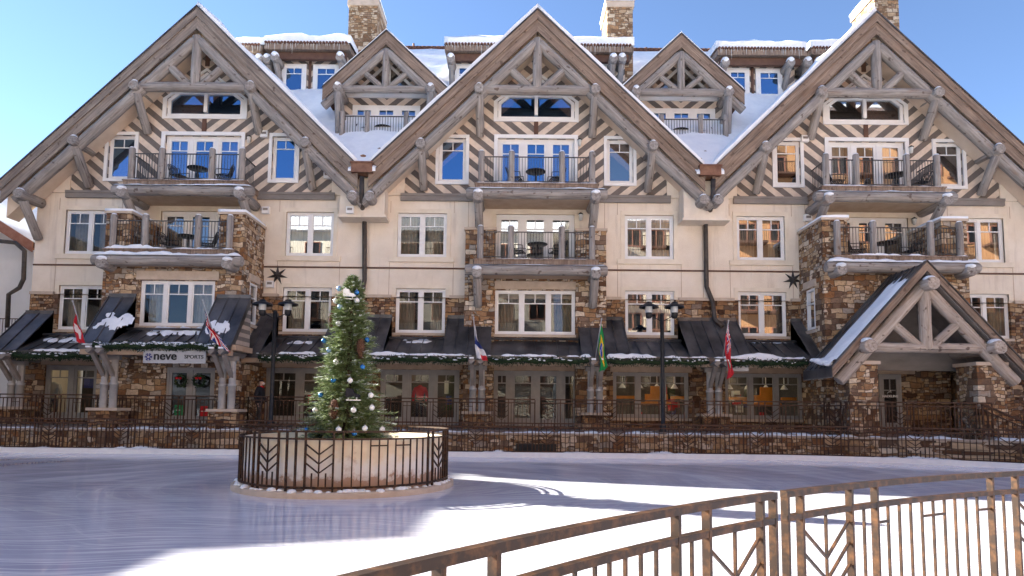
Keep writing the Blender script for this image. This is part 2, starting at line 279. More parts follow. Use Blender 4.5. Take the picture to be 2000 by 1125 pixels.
# ------------------------------------------------------------------ helpers
class MB:
    def __init__(s): s.v = []; s.f = []; s.mi = []; s.sm = []
    def add(s, vs_, fs, mi=0, smooth=False):
        o = len(s.v); s.v += [Vector(p) for p in vs_]
        for f in fs: s.f.append([i+o for i in f]); s.mi.append(mi); s.sm.append(smooth)
        return s
    def box(s, x0, x1, y0, y1, z0, z1, mi=0):
        return s.add([(x, y, z) for z in (z0, z1) for y in (y0, y1) for x in (x0, x1)],
                     [(0, 2, 3, 1), (4, 5, 7, 6), (0, 1, 5, 4), (2, 6, 7, 3), (0, 4, 6, 2), (1, 3, 7, 5)], mi)
    def obox(s, c, ax, ay, az, hx, hy, hz, mi=0):
        c = Vector(c); ax, ay, az = Vector(ax)*hx, Vector(ay)*hy, Vector(az)*hz
        return s.add([c+ax*i+ay*j+az*k for k in (-1, 1) for j in (-1, 1) for i in (-1, 1)],
                     [(0, 2, 3, 1), (4, 5, 7, 6), (0, 1, 5, 4), (2, 6, 7, 3), (0, 4, 6, 2), (1, 3, 7, 5)], mi)
    def bar(s, p, q, wx, wy=None, up=(0, 1, 0), mi=0):
        p, q = Vector(p), Vector(q); d = (q-p); L = d.length
        if L < 1e-6: return s
        d /= L; u = Vector(up); u = (u-d*u.dot(d))
        u = u.normalized() if u.length > 1e-4 else d.orthogonal().normalized()
        return s.obox((p+q)/2, d.cross(u), u, d, wx/2, (wy or wx)/2, L/2, mi)
    def quad(s, a, b, c, d, mi=0): return s.add([a, b, c, d], [(0, 1, 2, 3)], mi)
    def tube(s, pts, r, n=10, caps=True, mi=0, jit=0, seed=0):
        pts = [Vector(p) for p in pts]; rr = r if isinstance(r, (list, tuple)) else [r]*len(pts)
        o = len(s.v); d0 = (pts[1]-pts[0]).normalized(); u = d0.orthogonal().normalized()
        for i, p in enumerate(pts):
            d = (pts[min(i+1, len(pts)-1)]-pts[max(i-1, 0)]).normalized()
            u = (u-d*u.dot(d)).normalized(); wv = d.cross(u)
            for k in range(n):
                a = 2*math.pi*k/n
                q = rr[i]*(1+(jit*noise.noise(Vector((math.cos(a)*1.3+seed*7.3, math.sin(a)*1.3, i*.9+seed))) if jit else 0))
                s.v.append(p+(u*math.cos(a)+wv*math.sin(a))*q)
        for i in range(len(pts)-1):
            for k in range(n):
                a = o+i*n+k; b = o+i*n+(k+1) % n
                s.f.append([a, b, b+n, a+n]); s.mi.append(mi); s.sm.append(True)
        if caps:
            s.f.append([o+k for k in range(n)][::-1]); s.f.append([o+(len(pts)-1)*n+k for k in range(n)]); s.mi += [mi, mi]; s.sm += [False, False]
        return s
    def lathe(s, c, prof, n=24, mi=0, smooth=True):
        c = Vector(c); o = len(s.v)
        for r, z in prof:
            for k in range(n):
                a = 2*math.pi*k/n; s.v.append(c+Vector((r*math.cos(a), r*math.sin(a), z)))
        for i in range(len(prof)-1):
            for k in range(n):
                a = o+i*n+k; b = o+i*n+(k+1) % n
                s.f.append([a, b, b+n, a+n]); s.mi.append(mi); s.sm.append(smooth)
        return s
    def ball(s, c, r, n=14, mi=0, sq=(1, 1, 1)):
        m = n//2; c = Vector(c)
        s.lathe((0, 0, 0), [(max(1e-4, r*math.sin(math.pi*i/m)), -r*math.cos(math.pi*i/m)) for i in range(m+1)], n, mi)
        k = n*(m+1)
        for i in range(len(s.v)-k, len(s.v)): s.v[i] = c+Vector((s.v[i].x*sq[0], s.v[i].y*sq[1], s.v[i].z*sq[2]))
        return s
    def prism(s, poly, y0, y1, mi=0):
        """polygon in (x, z) pushed from y0 to y1"""
        n = len(poly)
        return s.add([(x, y0, z) for x, z in poly]+[(x, y1, z) for x, z in poly],
                     [list(range(n)), list(range(2*n-1, n-1, -1))]+[(i, i+n, (i+1) % n+n, (i+1) % n) for i in range(n)], mi)
    def sheet(s, outer, holes, Y, reveal=0, mi=0):
        """wall face at depth Y with openings and reveals"""
        vs_ = [Vector(p) for p in outer]; es = [(i, (i+1) % len(outer)) for i in range(len(outer))]
        for h in holes:
            o = len(vs_); vs_ += [Vector(p) for p in h]; es += [(o+i, o+(i+1) % len(h)) for i in range(len(h))]
        ov, oe, of, *_ = delaunay_2d_cdt(vs_, es, [], 0, 1e-5)
        def inside(p, poly):
            c = False
            for i in range(len(poly)):
                a, b = poly[i], poly[i-1]
                if (a[1] > p[1]) != (b[1] > p[1]) and p[0] < (b[0]-a[0])*(p[1]-a[1])/(b[1]-a[1])+a[0]: c = not c
            return c
        fs = []
        for f in of:
            c = sum((ov[i] for i in f), Vector((0, 0)))/len(f)
            if inside(c, outer) and not any(inside(c, h) for h in holes):
                a, b_, c_ = (ov[i] for i in f[:3])
                fs.append(f if (b_-a).cross(c_-a) > 0 else f[::-1])
        s.add([(p.x, Y, p.y) for p in ov], fs, mi)
        if reveal:
            for h in holes:
                n = len(h)
                s.add([(x, Y, z) for x, z in h]+[(x, Y+reveal, z) for x, z in h], [(i, (i+1) % n, (i+1) % n+n, i+n) for i in range(n)], mi)
        return s
    def build(s, name, mats, parent=None, frame=None, auto=False):
        me = bpy.data.meshes.new(name)
        Mx = frame or Matrix.Identity(4)
        vv = [Mx.inverted() @ p for p in s.v] if frame else s.v
        me.from_pydata([tuple(p) for p in vv], [], s.f)
        for m in (mats if isinstance(mats, (list, tuple)) else [mats]): me.materials.append(m)
        if me.polygons:
            me.polygons.foreach_set('material_index', s.mi); me.polygons.foreach_set('use_smooth', s.sm)
        me.update()
        o = bpy.data.objects.new(name, me); col.objects.link(o); o.matrix_basis = Mx; WM[o.name] = Mx
        if parent: attach(o, parent)
        return o
WM = {}
def attach(o, parent):
    o.parent = parent; o.matrix_parent_inverse = WM[parent.name].inverted()
def tag(o, label=None, cat=None, group=None, kind=None):
    for k, v in (('label', label), ('category', cat), ('group', group), ('kind', kind)):
        if v: o[k] = v
    return o
def thing(name, label, cat, loc=(0, 0, 0), group=None):
    o = bpy.data.objects.new(name, None); col.objects.link(o); o.empty_display_size = .2
    o.location = loc; WM[o.name] = Matrix.Translation(loc); return tag(o, label, cat, group)
def framez(p, d):
    d = Vector(d).normalized(); x = Vector((0, 1, 0)) if abs(d.y) < .9 else Vector((1, 0, 0))
    x = (x-d*x.dot(d)).normalized(); y = d.cross(x)
    m = Matrix((x, y, d)).transposed().to_4x4(); m.translation = Vector(p); return m
LOGN = [0]
def log(name, p, q, r, parent, mat='log', r2=None, n=14):
    p, q = Vector(p), Vector(q); LOGN[0] += 1; sd_ = LOGN[0]
    k = max(3, int((q-p).length/.45)); d = (q-p)
    b = d.normalized().orthogonal()
    pts = [p+d*i/k+b*(.012*noise.noise(Vector((sd_*3.1, i*.7, 0)))) for i in range(k+1)]
    rr = [r+((r2 or r)-r)*i/k for i in range(k+1)]
    # softened log ends
    e = d.normalized()*min(.035, r*.2)
    pts = [p]+[p+e]+pts[1:-1]+[q-e]+[q]; rr = [rr[0]*.86, rr[0]]+rr[1:-1]+[rr[-1], rr[-1]*.86]
    return MB().tube(pts, rr, n, jit=.10, seed=sd_).build(name, M[mat], parent, framez(p, d))
def board(name, poly, y0, y1, p, d, mat, parent):
    return MB().prism(poly, y0, y1).build(name, M[mat], parent, framez(p, d))
def snow_strip(mb, p, q, depth, h, seed, gap=-9., step=.12, up=(0, 0, 1), side=(0, -1, 0), hang=0, wob=.35, base=.5):
    """uneven ridge of snow lying along an edge, with gaps where the noise is low"""
    p, q = Vector(p), Vector(q); L = (q-p).length; n = max(3, int(L/step)); up, side = Vector(up), Vector(side)
    ring = 7; rows = []
    for i in range(n+1):
        t = i/n; a = noise.noise(Vector((t*L*.55, seed*3.7, 0)))+.55*noise.noise(Vector((t*L*2.1, seed*1.3, 5)))+.3*noise.noise(Vector((t*L*5, seed, 9)))
        k = base+a*.9 if a > gap else 0
        k = max(0, min(1.5, k)); 
        if i in (0, n): k *= .25
        c = p+(q-p)*t; row = []
        for j in range(ring):
            an = math.pi*j/(ring-1)
            wv = depth*(.55+wob*k); hv = h*k
            z = math.sin(an)*hv; x = math.cos(an)*wv
            if j == 0 and hang: z -= hang*k*(.4+.6*abs(noise.noise(Vector((t*L*3, seed, 3)))))
            row.append(c+side*x+up*z)
        rows.append((row, k > .03))
    o = len(mb.v)
    for row, _ in rows: mb.v += row
    for i in range(n):
        if rows[i][1] or rows[i+1][1]:
            for j in range(ring-1):
                a = o+i*ring+j; mb.f.append([a, a+1, a+1+ring, a+ring]); mb.mi.append(0); mb.sm.append(True)
    return mb
def snow_cap(name, poly3, th, parent, seed=0, sub=9):
    """a slab of snow over a quad of roof (4 corners), soft at the edges"""
    a, b, c, d = [Vector(p) for p in poly3]; nrm = Vector((0, 0, 1)); mb = MB(); g = []
    nx = max(4, int((b-a).length/.4)); ny = max(4, int((d-a).length/.4)); nx = min(nx, 60); ny = min(ny, 40)
    for j in range(ny+1):
        for i in range(nx+1):
            u, v = i/nx, j/ny; p = (a*(1-u)+b*u)*(1-v)+(d*(1-u)+c*u)*v
            e = min(u*(b-a).length, (1-u)*(b-a).length, v*(d-a).length, (1-v)*(d-a).length)
            k = min(1, .6+e/.35*.4)*(1+.35*noise.noise(p*.8+Vector((seed*5, 0, 0)))+.15*noise.noise(p*2.6))
            g.append(p+nrm*th*k)
    o = len(g)
    fs = [(j*(nx+1)+i, j*(nx+1)+i+1, (j+1)*(nx+1)+i+1, (j+1)*(nx+1)+i) for j in range(ny) for i in range(nx)]
    mb.add(g, fs, 0, True)
    ed = [i for i in range(nx+1)]+[j*(nx+1)+nx for j in range(1, ny+1)]+[ny*(nx+1)+i for i in range(nx-1, -1, -1)]+[j*(nx+1) for j in range(ny-1, 0, -1)]
    base = []
    for t in ed:
        j, i = divmod(t, nx+1); u, v = i/nx, j/ny; base.append((a*(1-u)+b*u)*(1-v)+(d*(1-u)+c*u)*v)
    m_ = len(ed); mb.add([g[t] for t in ed]+base, [(k, (k+1) % m_, (k+1) % m_+m_, k+m_) for k in range(m_)], 0, True)
    return mb.build(name, M['snow'], parent)

# ================================================================== SETTING
PC = Vector((-3.48, 13.55, 0))               # planter centre
MB().add([(-300, -300, -.06), (300, -300, -.06), (300, 300, -.06), (-300, 300, -.06)], [(0, 1, 2, 3)]).build('ground', M['ground'])['kind'] = 'structure'
def rink_edge():
    pts = [Vector((-42+i*.5, 21.15+.012*(i*.5))) for i in range(100)]
    c = Vector((8, 11.3)); r = 10.45
    pts = [p for p in pts if p.x < 7.6]
    pts += [c+Vector((math.sin(a), math.cos(a)))*r for a in [R(k*1.5) for k in range(0, 62)]]
    return pts
EDGE = rink_edge()
ice_poly = [(p.x, p.y) for p in EDGE]+[(18.4, -6), (-42, -6)]
o = MB().add([(x, y, 0) for x, y in ice_poly], [list(range(len(ice_poly)))[::-1]]).build('ice', M['ice'], None, Matrix.Translation(PC)); o['kind'] = 'structure'
def sweep(mb, pts, z0, z1, w_, off=0, mi=0):
    """box section swept along a plan polyline; off moves it to the left of travel"""
    n = len(pts); sec = []
    for i, p in enumerate(pts):
        d = (pts[min(i+1, n-1)]-pts[max(i-1, 0)]).normalized(); nn = Vector((-d.y, d.x))
        a = p+nn*(off-w_/2); b = p+nn*(off+w_/2)
        sec += [(a.x, a.y, z0), (b.x, b.y, z0), (b.x, b.y, z1), (a.x, a.y, z1)]
    fs = [(0, 3, 2, 1), tuple(4*(n-1)+k for k in range(4))]
    for i in range(n-1):
        for k in range(4):
            a = 4*i+k; b = 4*i+(k+1) % 4; fs.append((a, b, b+4, a+4))
    return mb.add(sec, fs, mi)
mb = sweep(MB(), EDGE, -.02, .17, .16, .08); mb.build('kerb', M['whiteplastic'])['kind'] = 'structure'
# snow pushed up behind the kerb
mb = MB()
for i in range(0, len(EDGE)-1):
    p, q = EDGE[i], EDGE[i+1]; d = (q-p).normalized(); nn = Vector((-d.y, d.x))
    for k in range(5):
        t0, t1 = p+(q-p)*k/5, p+(q-p)*(k+1)/5
        g = []
        for t in (t0, t1):
            h = .20+.09*noise.noise(Vector((t.x*.5, t.y*.5, 1)))+.05*noise.noise(Vector((t.x*3, t.y*3, 4)))
            h -= .05; g += [Vector((*(t+nn*.17), .13)), Vector((*(t+nn*.22), h)), Vector((*(t+nn*.40), h+.03)), Vector((*(t+nn*.56), 0))]
        mb.add(g, [(0, 1, 5, 4), (1, 2, 6, 5), (2, 3, 7, 6)], 0, True)
tag(mb.build('snow_bank', M['snow']), kind='stuff', label='low bank of snow piled behind the white rink kerb', cat='snow')
TZ = .86
MB().box(-48, 24, 22.75, 26.2, -.05, TZ).build('terrace_floor', M['terrace'])['kind'] = 'structure'
# hills to close the horizon behind the neighbours
mb = MB(); n = 120
for i in range(n):
    a0, a1 = 2*math.pi*i/n, 2*math.pi*(i+1)/n
    def hp(a): return 40+55*abs(noise.noise(Vector((math.cos(a)*2.2, math.sin(a)*2.2, 3))))+14*noise.noise(Vector((math.cos(a)*9, math.sin(a)*9, 1)))
    def pt(a, r, z): return (math.cos(a)*r, math.sin(a)*r, z)
    if math.sin(a0) > .35: continue
    mb.add([pt(a0, 320, -2), pt(a1, 320, -2), pt(a1, 420, hp(a1)*.5), pt(a0, 420, hp(a0)*.5), pt(a1, 560, hp(a1)), pt(a0, 560, hp(a0))], [(0, 1, 2, 3), (3, 2, 4, 5)], 0, True)
mb.build('hills', noisy('forest_snow', (.05, .065, .06), (.65, .67, .7), .05, .95, detail=10))['kind'] = 'structure'

# ================================================================== HOTEL
W = 26.0                                     # depth of the main facade
AX = (-13.1, .83, 14.63)                     # the three gable axes
hotel = thing('hotel', 'long five storey alpine hotel with three big log gables, stone bays and cream stucco', 'hotel', (0.8, 26, 0))
H = lambda mb, name, mat, par=None, frame=None: mb.build(name, [M[m] for m in mat] if isinstance(mat, (list, tuple)) else M[mat], par or hotel, frame)
def rect(x0, x1, z0, z1): return [(x0, z0), (x1, z0), (x1, z1), (x0, z1)]
W1 = [(-18.75, -16.72), (-9.52, -7.52), (-4.88, -2.84), (4.53, 6.55), (9.16, 11.14), (18.3, 20.25)]
W2 = [(-18.67, -16.66), (-9.5, -7.53), (-4.88, -2.84), (4.53, 6.55), (9.16, 11.14), (18.2, 20.18)]
Z1, Z2 = (4.684, 6.521), (7.845, 9.69)
W3 = [(-17.19, -15.82), (-10.32, -9.06), (-3.34, -1.97), (3.68, 5.01), (10.69, 11.98), (17.37, 18.73)]
Z3 = (10.92, 13.03)
XL, XR = -19.9, 22.4

# ---- windows
def window(x0, x1, z0, z1, Y, panels, par=None, frame='white', glass='glass', top=.27, fw=.085, curtain='curtain', rec=.07, muntin=True, door=False, sill=None, split=None, dark=False):
    """frame with mullions and muntins; panes and curtains are its children"""
    fm = MB(); pm = MB(); y0, y1 = Y+rec, Y+rec+.09
    fm.box(x0, x1, y0, y1, z1-fw, z1); fm.box(x0, x1, y0, y1, z0, z0+fw)
    fm.box(x0, x0+fw, y0, y1, z0+fw, z1-fw); fm.box(x1-fw, x1, y0, y1, z0+fw, z1-fw)
    ws = split or [1]*panels; tot = sum(ws); xs = [x0]
    for k in ws: xs.append(xs[-1]+(x1-x0)*k/tot)
    for i in range(1, len(xs)-1): fm.box(xs[i]-fw*.75, xs[i]+fw*.75, y0-.012, y1+.012, z0+fw, z1-fw)
    for i in range(len(xs)-1):
        a = xs[i]+(fw if i == 0 else fw*.75); b = xs[i+1]-(fw if i == len(xs)-2 else fw*.75); c, d = z0+fw, z1-fw
        s = .11 if door else .05
        ya, yb = y0+.015, y1-.02
        fm.box(a, b, ya, yb, d-s, d); fm.box(a, b, ya, yb, c, c+(s*1.9 if door else s)); fm.box(a, a+s, ya, yb, c+(s*1.9 if door else s), d-s); fm.box(b-s, b, ya, yb, c+(s*1.9 if door else s), d-s)
        if muntin:
            zt = d-(d-c)*top; fm.box(a+s, b-s, ya+.01, yb-.01, zt-.02, zt+.02)
            if b-a > .45: fm.box((a+b)/2-.018, (a+b)/2+.018, ya+.01, yb-.01, zt+.02, d-s)
        pm.quad((a+s*.5, (ya+yb)/2, c+s*.5), (b-s*.5, (ya+yb)/2, c+s*.5), (b-s*.5, (ya+yb)/2, d-s*.5), (a+s*.5, (ya+yb)/2, d-s*.5))
    f = H(fm, 'french_door' if door else 'window', frame)
    H(pm, 'pane', glass, f)
    if curtain:
        cm = MB(); yc = Y+.42
        spans = [(x0+.1, x0+(x1-x0)*rnd.uniform(.26, .44)), (x1-(x1-x0)*rnd.uniform(.26, .44), x1-.1)]
        for a, b in spans:
            n = max(8, int((b-a)/.035)); g = []
            for i in range(n+1):
                x = a+(b-a)*i/n; y = yc+.045*math.sin(i*1.55+x*3)
                g += [(x, y, z0-.05), (x, y, z1+.1)]
            cm.add(g, [(2*i, 2*i+2, 2*i+3, 2*i+1) for i in range(n)], 0, True)
        H(cm, 'curtain', curtain, f)
    if sill:
        sm = MB().box(x0-.1, x1+.1, Y-.09, Y+.03, z0-.11, z0-.005); H(sm, 'sill', sill, f)
    return f
for i, (a, b) in enumerate(W1): window(a, b, *Z1, W, 2, sill='capstone', curtain='curtain', glass=('clearglass', 'clearglass', 'clearglass', 'glass', 'glass', 'clearglass')[i])
for i, (a, b) in enumerate(W2): window(a, b, *Z2, W, 2, curtain='curtain', glass=('clearglass', 'glass', 'clearglass', 'glass', 'glass', 'glass')[i])
for i, (a, b) in enumerate(W3): window(a+.12, b-.12, Z3[0]+.12, Z3[1]-.12, W, 1, curtain=None, top=.24, glass='skyglass' if b < 3 else 'glass')
# second and third floor triple french doors
D2 = [(ax-1.62, ax+1.62) for ax in AX]; D3 = [(ax-1.6, ax+1.6) for ax in (-13.1, .83, 14.63)]
for a, b in D2: window(a, b, 7.42, 9.68, W, 3, door=True, top=.24, fw=.1, curtain='curtain')
for a, b in D3: window(a, b, 10.56, 12.92, W, 3, door=True, top=.24, fw=.1, curtain='sheer', glass='skyglass' if a < 3 else 'glass')

def surround(a, b, z0, z1, t, tt, sill):
    zb = z0-.02 if sill else z0
    mb = MB().prism([(a-t, zb), (a, zb), (a, z1), (b, z1), (b, zb), (b+t, zb), (b+t, z1+tt), (a-t, z1+tt)], W-.03, W+.04)
    return mb.box(a-.32, b+.32, W-.07, W+.04, z0-.22, z0-.02) if sill else mb
# ---- stucco storeys
holes = [rect(a, b, 6.15, Z1[1]) for a, b in W1]+[rect(a, b, *Z2) for a, b in W2]+[rect(a, b, 7.42, 9.68) for a, b in D2]
H(MB().sheet(rect(XL, XR, 6.15, 10.42), holes, W, .2), 'stucco_wall', 'stucco')
mb = MB(); mb.add([(XL, W, .8), (XL, 38, .8), (XL, 38, 12), (XL, W, 10.42)], [(0, 1, 2, 3)]); mb.add([(XR, W, .8), (XR, 38, .8), (XR, 38, 12), (XR, W, 10.42)], [(3, 2, 1, 0)])
H(mb, 'end_wall', 'stucco')
for (a, b), (z0, z1) in [(t, Z2) for t in W2]:          # raised surrounds
    H(surround(a, b, z0, z1, .16, .18, True), 'window_surround', 'trim')
for (a, b) in W1: H(surround(a, b, 6.25, Z1[1], .16, .16, False), 'window_surround', 'trim')
for a, b in D2: H(surround(a, b, 7.42, 9.68, .2, .2, False), 'window_surround', 'trim')
mb = MB()                                    # dark belt line and stucco joints
mb.box(XL, XR, W-.035, W+.02, 7.335, 7.40)
H(mb, 'belt_line', 'brownboard')
mb = MB()
for a, b in W2:
    for x in (a-.30, b+.30):
        mb.box(x-.011, x+.011, W-.006, W+.01, 9.7, 10.2); mb.box(x-.011, x+.011, W-.006, W+.01, 6.25, 7.33)
        mb.box(x-.011, x+.011, W-.006, W+.01, 7.41, 7.6)
for x in (-6.2, -1.95, 3.7, 7.75, 12.0): mb.box(x-.011, x+.011, W-.006, W+.01, 6.25, 10.2)
tag(H(mb, 'control_joint', 'tan'), kind='stuff')

# ---- stone base with shop openings
G = {}
def gx(px): return A(px, 770, W)[0]
SHOPS = [('d', gx(86), gx(190), 1.0, 3.22, 2), ('d', gx(518), gx(650), .95, 3.2, 2), ('d', gx(742), gx(897), .95, 3.18, 3), ('d', gx(962), gx(1130), .95, 3.18, 4), ('w', gx(1197), gx(1345), 1.32, 3.16, 3), ('w', gx(1416), gx(1567), 1.32, 3.16, 3)]
holes = [rect(a, b, Z1[0], 6.15) for a, b in W1]+[rect(a, b, z0, z1) for _, a, b, z0, z1, _ in SHOPS]+[rect(.83-1.62, .83+1.62, 4.6, 6.15)]
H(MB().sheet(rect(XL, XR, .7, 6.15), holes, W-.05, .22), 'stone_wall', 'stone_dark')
mb = MB()
edges = sorted([XL]+[v for a, b in W1 for v in (a-.17, b+.17)]+[XR])
for i in range(0, len(edges), 2):
    mb.box(edges[i], edges[i+1], W-.12, W+.02, 6.12, 6.24)
H(mb, 'cap_band', 'capstone')
for kind, a, b, z0, z1, n in SHOPS:
    window(a, b, z0, z1, W-.05, n, frame='greyframe', glass='shopglass', top=.2, fw=.1, door=kind == 'd', curtain=None, rec=.08, split=[.7, 1, 1, .7] if n == 4 else None, sill='capstone' if kind == 'w' else None)
for kind, a, b, z0, z1, n in SHOPS: H(MB().box(a-.12, b+.12, W-.13, W, z1+.01, z1+.34), 'lintel', 'tan')

# ---- dark rooms behind the glass
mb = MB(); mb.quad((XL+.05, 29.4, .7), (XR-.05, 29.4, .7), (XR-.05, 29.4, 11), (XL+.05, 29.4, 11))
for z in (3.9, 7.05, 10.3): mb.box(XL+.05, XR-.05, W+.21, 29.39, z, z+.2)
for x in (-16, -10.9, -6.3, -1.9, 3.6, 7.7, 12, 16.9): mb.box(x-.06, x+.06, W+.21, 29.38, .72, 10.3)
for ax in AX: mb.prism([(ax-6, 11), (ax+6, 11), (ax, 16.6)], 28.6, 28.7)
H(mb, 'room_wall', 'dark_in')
mb = MB()
for x0, x1 in ((-19, -16.8), (-9.3, -6.9), (-5.2, -2.2), (4.3, 7.1), (8.7, 11.4)):
    for k in range(4): mb.box(x0+.1, x1-.1-.5*k, 26.9+.6*k, 27.0+.6*k, 3.62, 3.68)
H(mb, 'ceiling_lamp', 'lampglow')
mb = MB()                                    # stepped orange panelling in the lit shop windows on the right
for x0, x1 in ((gx(1205), gx(1345)), (gx(1420), gx(1567))):
    wd = x1-x0; cz = 2.05
    mb.box(x0, x0+wd*.28, 26.55, 26.65, cz+.05, cz+.17); mb.box(x0+wd*.28, x0+wd*.36, 26.55, 26.65, cz-.12, cz+.17)
    mb.box(x0+wd*.36, x0+wd*.80, 26.55, 26.65, cz-.2, cz-.08); mb.box(x0+wd*.80, x1, 26.55, 26.65, cz+.05, cz+.17)
    mb.box(x0+wd*.43, x0+wd*.75, 26.5, 26.6, cz-.08, cz+.25); mb.box(x0+wd*.51, x0+wd*.67, 26.5, 26.6, cz+.25, cz+.58)
H(mb, 'shop_panelling', 'orange')
mb = MB()
for x0, x1 in ((gx(1205), gx(1345)), (gx(1420), gx(1567))):
    for k in range(4):
        x = x0+(x1-x0)*(.12+.25*k); mb.lathe((x, 26.8, 2.55), [(.02, .5), (.02, .22), (.04, .18), (.16, 0)], 10)
H(mb, 'pendant_lamp', 'whiteplastic')
mb = MB()
for k in range(34):
    x0, x1 = rnd.choice(((-19, -16.8), (-9.3, -6.9), (-5.2, -2.2), (4.3, 7.1), (8.7, 11.4))); x = rnd.uniform(x0, x1); z = rnd.uniform(1.2, 2.4)
    mb.box(x, x+rnd.uniform(.12, .3), 28.2, 28.5, z, z+rnd.uniform(.2, .6), rnd.randrange(4))
H(mb, 'shop_goods', ('redcloth', 'navy', 'sheer', 'garland'))

# ---- gables
S = .98                                      # roof slope
def gable(ax, bm, left_ext=6.86, right_ext=6.86):
    zt = 17.85; Yf = 25.0
    # chevron wall with openings
    hw = 6.6
    pent = [(-1.60, 13.74), (1.60, 13.74), (1.60, 14.50), (0, 15.70), (-1.60, 14.50)]
    hs = [[(ax+x, z) for x, z in pent], rect(ax-1.6, ax+1.6, 10.56, 12.92)]
    for a, b in W3:
        if abs((a+b)/2-ax) < 5: hs.append(rect(a+.12, b-.12, Z3[0]+.12, Z3[1]-.12))
    H(MB().sheet([(ax-hw, 10.42), (ax+hw, 10.42), (ax, 10.42+hw*S)], hs, W-.02, .2), 'chevron_wall', 'sidingL', None, Matrix.Translation((ax, W, 13.1)))
    # stucco flanks beyond the siding
    for s in (-1, 1):
        mb = MB(); x0, x1 = ax+s*5.45, ax+s*6.14; xs = sorted((x0, x1))
        top = lambda x: min(10.42+(hw-abs(x-ax))*S+.03, zt-S*abs(x-ax)-1.3)
        mb.prism([(xs[0], 10.42), (xs[1], 10.42), (xs[1], top(xs[1])), (xs[0], top(xs[0]))], W-.07, W-.01)
        H(mb, 'stucco_flank', 'stucco')
    mb = MB().box(ax-5.6, ax+5.6, W-.11, W-.01, 10.20, 10.40); mb.box(ax-5.6, ax+5.6, W-.14, W-.01, 10.40, 10.5); H(mb, 'frieze_board', 'greyboard')
    for z0, z1 in ((13.0, 13.7), (15.95, 16.8)): H(MB().box(ax-.09, ax+.09, W-.06, W, z0, z1), 'centre_board', 'brownboard')
    # roof slab and soffit
    roof = None
    for s, ext in ((-1, left_ext), (1, right_ext)):
        th = .42
        P = lambda d, dz: (ax+s*d, zt-S*d+dz)
        mb = MB().prism([P(0, 0), P(ext, 0), P(ext, -th), P(0, -th)][::s], Yf+.003, 31.9)
        f = H(mb, 'gable_roof', 'shingle'); roof = roof or f
        H(MB().prism([P(0.02, -th-.004), P(ext, -th-.004), P(ext, -1.36), P(0.02, -1.36)][::s], Yf+.30, W-.03), 'soffit', 'soffit', f)
        d = (s, 0, -S)
        # bargeboards: a wide board with a narrower one proud of it
        board('bargeboard', [P(0, .02), P(ext+.02, .02), P(ext+.02, -.86), P(0, -.86)][::s], Yf-.07, Yf, (ax, Yf, zt-.4), d, bm, f)
        board('bargeboard', [P(0, .03), P(ext+.03, .03), P(ext+.03, -.36), P(0, -.36)][::s], Yf-.13, Yf-.073, (ax, Yf, zt-.2), d, bm, f)
        H(MB().prism([P(0, .10), P(ext+.05, .10), P(ext+.05, .034), P(0, .034)][::s], Yf-.17, Yf+.1), 'drip_edge', 'roofmetal', f)
        # snow lying on the slope
        a, b = Vector((ax, Yf-.10, zt+.10)), Vector((ax+s*ext, Yf-.10, zt-S*ext+.10))
        c, e = Vector((b.x, 31.8, b.z)), Vector((ax, 31.8, a.z))
        snow_cap('snow', (a, b, c, e) if s > 0 else (b, a, e, c), .34 if (ax < 0 and s > 0) or abs(ax) < 2 or (ax > 2 and s < 0) else .14, f, seed=ax+s)
    # log truss
    zc = 16.62; yl = 25.1
    for s in (-1, 1):
        log('rafter_log', (ax+s*.1, yl, zc-.1*S), (ax+s*7.0, yl, zc-S*7.0), .22, roof)
        log('strut_log', (ax+s*.28, yl+.02, 14.68), (ax+s*1.3, yl+.02, 15.62), .165, roof)
        for d, z in ((2.34, 14.50), (4.65, 12.18)):
            log('purlin_log', (ax+s*d, 24.72, z-.02), (ax+s*d, W, z-.02), .205, roof)
            log('brace_log', (ax+s*d, 24.98, z-.22), (ax+s*d, W-.05, z-1.52), .17, roof)
            sc = MB(); sc.ball((ax+s*d, 24.85, z+.15), .13, 10, 0, (1.0, 1.0, .7)); H(sc, 'snow', 'snow', roof)
        if not (ax > 14 and s > 0):
            log('purlin_log', (ax+s*6.62, 24.66, 9.95), (ax+s*6.62, W, 9.95), .21, roof)
            sc = MB(); sc.ball((ax+s*6.62, 24.8, 10.1), .15, 10, 0, (1.05, 1.0, .7)); H(sc, 'snow', 'snow', roof)
        if ax < -13 and s < 0: log('brace_log', (ax+s*6.62, 24.98, 9.74), (ax+s*6.62, W-.05, 8.42), .17, roof)
    log('king_post', (ax, yl-.04, 14.6), (ax, yl-.04, 16.72), .19, roof)
    log('tie_log', (ax-2.25, yl-.02, 14.56), (ax+2.25, yl-.02, 14.56), .20, roof)
    # five-sided attic window
    out = [(ax+x, z) for x, z in [(-1.62, 13.72), (1.62, 13.72), (1.62, 14.52), (0, 15.74), (-1.62, 14.52)]]
    mb = MB(); T = lambda pts, o_, y0, y1: mb.prism(pts, y0, y1)
    def strip(p, q, wd, y0, y1):
        p, q = Vector(p), Vector(q); d = (q-p).normalized(); nn = Vector((-d.y, d.x)); a = wd
        mb.prism([tuple(p), tuple(q), tuple(q+nn*a), tuple(p+nn*a)], y0, y1)
    for i in range(5):
        p, q = out[i], out[(i+1) % 5]; strip(p, q, .15, W-.02+.004*i, W+.11)
        ctr = Vector((ax, 14.5)); pv, qv = Vector(p), Vector(q)
        o1, o2 = pv+(pv-ctr)*.10, qv+(qv-ctr)*.10; mb.prism([tuple(o1), tuple(o2), tuple(qv), tuple(pv)], W-.08+.003*i, W+.02)
    mb.box(ax-.07, ax+.07, W-.035, W+.1, 13.95, 14.72); mb.box(ax-1.5, ax+1.5, W-.04, W+.1, 14.72, 14.84)
